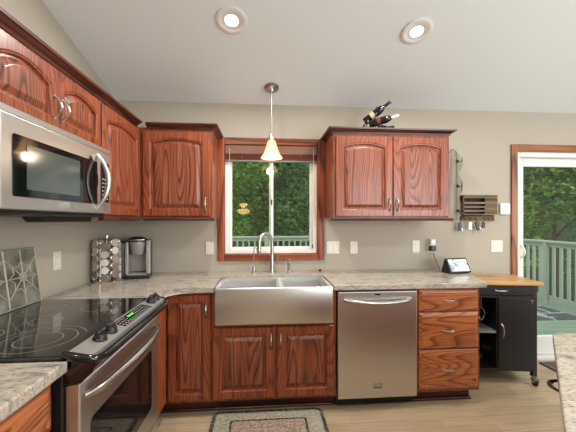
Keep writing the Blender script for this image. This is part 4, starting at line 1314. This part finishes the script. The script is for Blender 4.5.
for i, (x, y) in enumerate(LG):
    cx, cy = x + .018, y + .018
    c = obj('caster', lathe([(.008, .045), (.008, .075)], cx, cy, 0, 10), M['chrome'], t)
    bm = bmesh.new(); add_lathe(bm, [(.012, -.010), (.028, -.009), (.030, 0), (.028, .009), (.012, .010)], cx + .004, cy - .012, .030, 18, Matrix.Rotation(R(90), 3, 'Y'))
    obj('wheel', bm, M['rubber'], c, smooth=True)
    bm = bmesh.new(); add_prism(bm, [(cy - .035, .035), (cy - .012, .024), (cy + .012, .050), (cy + .012, .060), (cy - .030, .058)], cx - .014, cx - .011, 'yz'); add_prism(bm, [(cy - .035, .035), (cy - .012, .024), (cy + .012, .050), (cy + .012, .060), (cy - .030, .058)], cx + .019, cx + .022, 'yz')
    add_box(bm, cx - .014, cx + .022, cy - .030, cy + .012, .056, .061)
    obj('fork', bm, M['chrome'], c)
# things in the cart's open bay (local cart frame -> world)
def cartp(x, y, z):
    a = R(-8); return (3.008 + x * math.cos(a) - y * math.sin(a), -.385 + x * math.sin(a) + y * math.cos(a), z)
t = thing('wire_whisk', 'bright wire whisk hanging in the upper bay of the black cart', 'whisk', cartp(.155, .12, .70))
bm = bmesh.new()
for k in range(6):
    a = PI * k / 6
    add_tube(bm, [(0, 0, -.07)] + [(.032 * math.sin(PI * q / 10) ** .8 * math.cos(a), .032 * math.sin(PI * q / 10) ** .8 * math.sin(a), -.07 - .12 * (q / 10)) for q in range(1, 10)] + [(0, 0, -.19)], .0016, 5)
obj('wires', bm, M['chrome'], t)
obj('handle', lathe([(.009, -.08), (.008, -.04), (.006, 0), (.003, .024)], seg=10), M['chrome'], t, smooth=True)
t = thing('metal_scoop', 'pale angular metal scraper leaning in the upper bay of the black cart', 'scraper', cartp(.095, .10, .449), R(20))
obj('blade', prism([(-.035, .0), (.045, .0), (.010, .16), (-.035, .16)], -.003, .003, 'xz', .001), M['keys'], t)
obj('grip', tube([(-.012, 0, .15), (-.012, 0, .22)], .010, 8), M['plate'], t, smooth=True)
t = thing('measuring_cup', 'small shiny cup standing low in the lower bay of the black cart', 'cup', cartp(.12, .16, .139))
obj('cup', lathe([(.030, 0), (.040, .09), (.038, .09), (.028, .004)], seg=20, closed_caps=False), M['chrome'], t, smooth=True)
obj('handle', tube([(.038, 0, .075), (.066, 0, .07), (.066, 0, .03), (.034, 0, .022)], .004, 8), M['chrome'], t, smooth=True)
t = thing('mixing_bowl', 'shiny metal bowl at the back of the lower cart bay', 'bowl', cartp(.17, .27, .139))
obj('bowl', lathe([(.03, 0), (.055, .03), (.068, .075), (.070, .078), (.066, .076), (.05, .032), (.02, .006)], seg=24, closed_caps=False), M['chrome'], t, smooth=True)

# ================================================================== RUGS
def rr(x0, x1, y0, y1, r): return [(a, b) for a, b in rrect(x0, x1, y0, y1, r, 6)]
t = thing('braided_rug', 'rectangular braided rug with dark border and rosy centre before the sink', 'rug', (1.335, -.875, 0.0))
def ringband(x, y, r, x2, y2, r2, z0, z1):
    bm = bmesh.new()
    o_ = rr(-x, x, -y, y, r); i_ = rr(-x2, x2, -y2, y2, r2)
    n = len(o_)
    A = [[bm.verts.new((p[0], p[1], z)) for p in pts] for pts, z in ((o_, z0), (o_, z1), (i_, z1), (i_, z0))]
    for a, b in zip(A, A[1:] + A[:1]):
        for k in range(n): bm.faces.new((a[k], a[(k + 1) % n], b[(k + 1) % n], b[k]))
    return bm
obj('outer_braid', ringband(.388, .285, .05, .364, .262, .035, .001, .012), M['braid_dark'], t)
obj('tan_band', ringband(.3635, .2615, .035, .262, .182, .02, .001, .012), M['braid_tan'], t)
obj('inner_braid', ringband(.2615, .1815, .02, .246, .167, .015, .001, .012), M['braid_dark'], t)
obj('centre', prism(rr(-.2455, .2455, -.1665, .1665, .015), .001, .012), M['braid_rose'], t)
mt_ = band_mat('mat_weave', [(0, srgb(70, 60, 50)), (.5, srgb(112, 96, 80)), (1, srgb(78, 66, 56))], 14, 'X')
t = tag(obj('door_mat', box(0, .95, -.62, -.05, 0.001, 0.012, .003), mt_, loc=(3.94, 0, 0)), 'brown patterned door mat on the floor at the patio door', 'mat')

# ================================================================== ISLAND
t = thing('island', 'granite-topped kitchen island cut off at the right edge', 'kitchen island', (0, 0, 0))
pl = [(2.483, -1.632), (4.3, -1.632), (4.3, -3.3), (2.75, -3.3), (1.80, -2.345)]
obj('granite_top', prism(pl[::-1], .878, .915, 'xy', .005), M['granite'], t)
pb = [(2.53, -1.70), (4.22, -1.70), (4.22, -3.2), (2.80, -3.2), (1.90, -2.345)]
pb = [(2.535, -1.665), (4.25, -1.665), (4.25, -3.25), (2.82, -3.25), (1.875, -2.325)]
obj('body', prism(pb[::-1], .09, .877), M['honeyz'], t)
pk = [(2.60, -1.73), (4.2, -1.73), (4.2, -3.2), (2.85, -3.2), (1.97, -2.325)]
obj('toe_kick', prism(pk[::-1], .0, .089), M['dark_side'], t)
e = (Vector((2.535, -1.665, 0)) - Vector((1.875, -2.325, 0))).normalized()
nrm = Vector((-e.y, e.x, 0))
ang = math.atan2(e.y, e.x)
p0 = Vector((1.875, -2.325, 0))
for u0, u1, z0, z1 in ((.10, .50, .70, .86), (.51, .915, .70, .86), (.10, .50, .11, .685), (.51, .915, .11, .685)):
    q = p0 + nrm * .0005
    isd = obj('drawer' if z0 > .5 else 'door', box(u0, u1, 0, .018, z0, z1, .003), M['honeyz'], t, loc=(q.x, q.y, 0), rot=(0, 0, ang))
    if z0 > .5: pull(isd, ((u0 + u1) / 2 + .06, .018, .79), ((u0 + u1) / 2 - .06, .018, .79), .052, .0055, 'bronze', ax=(0, 1, 0))
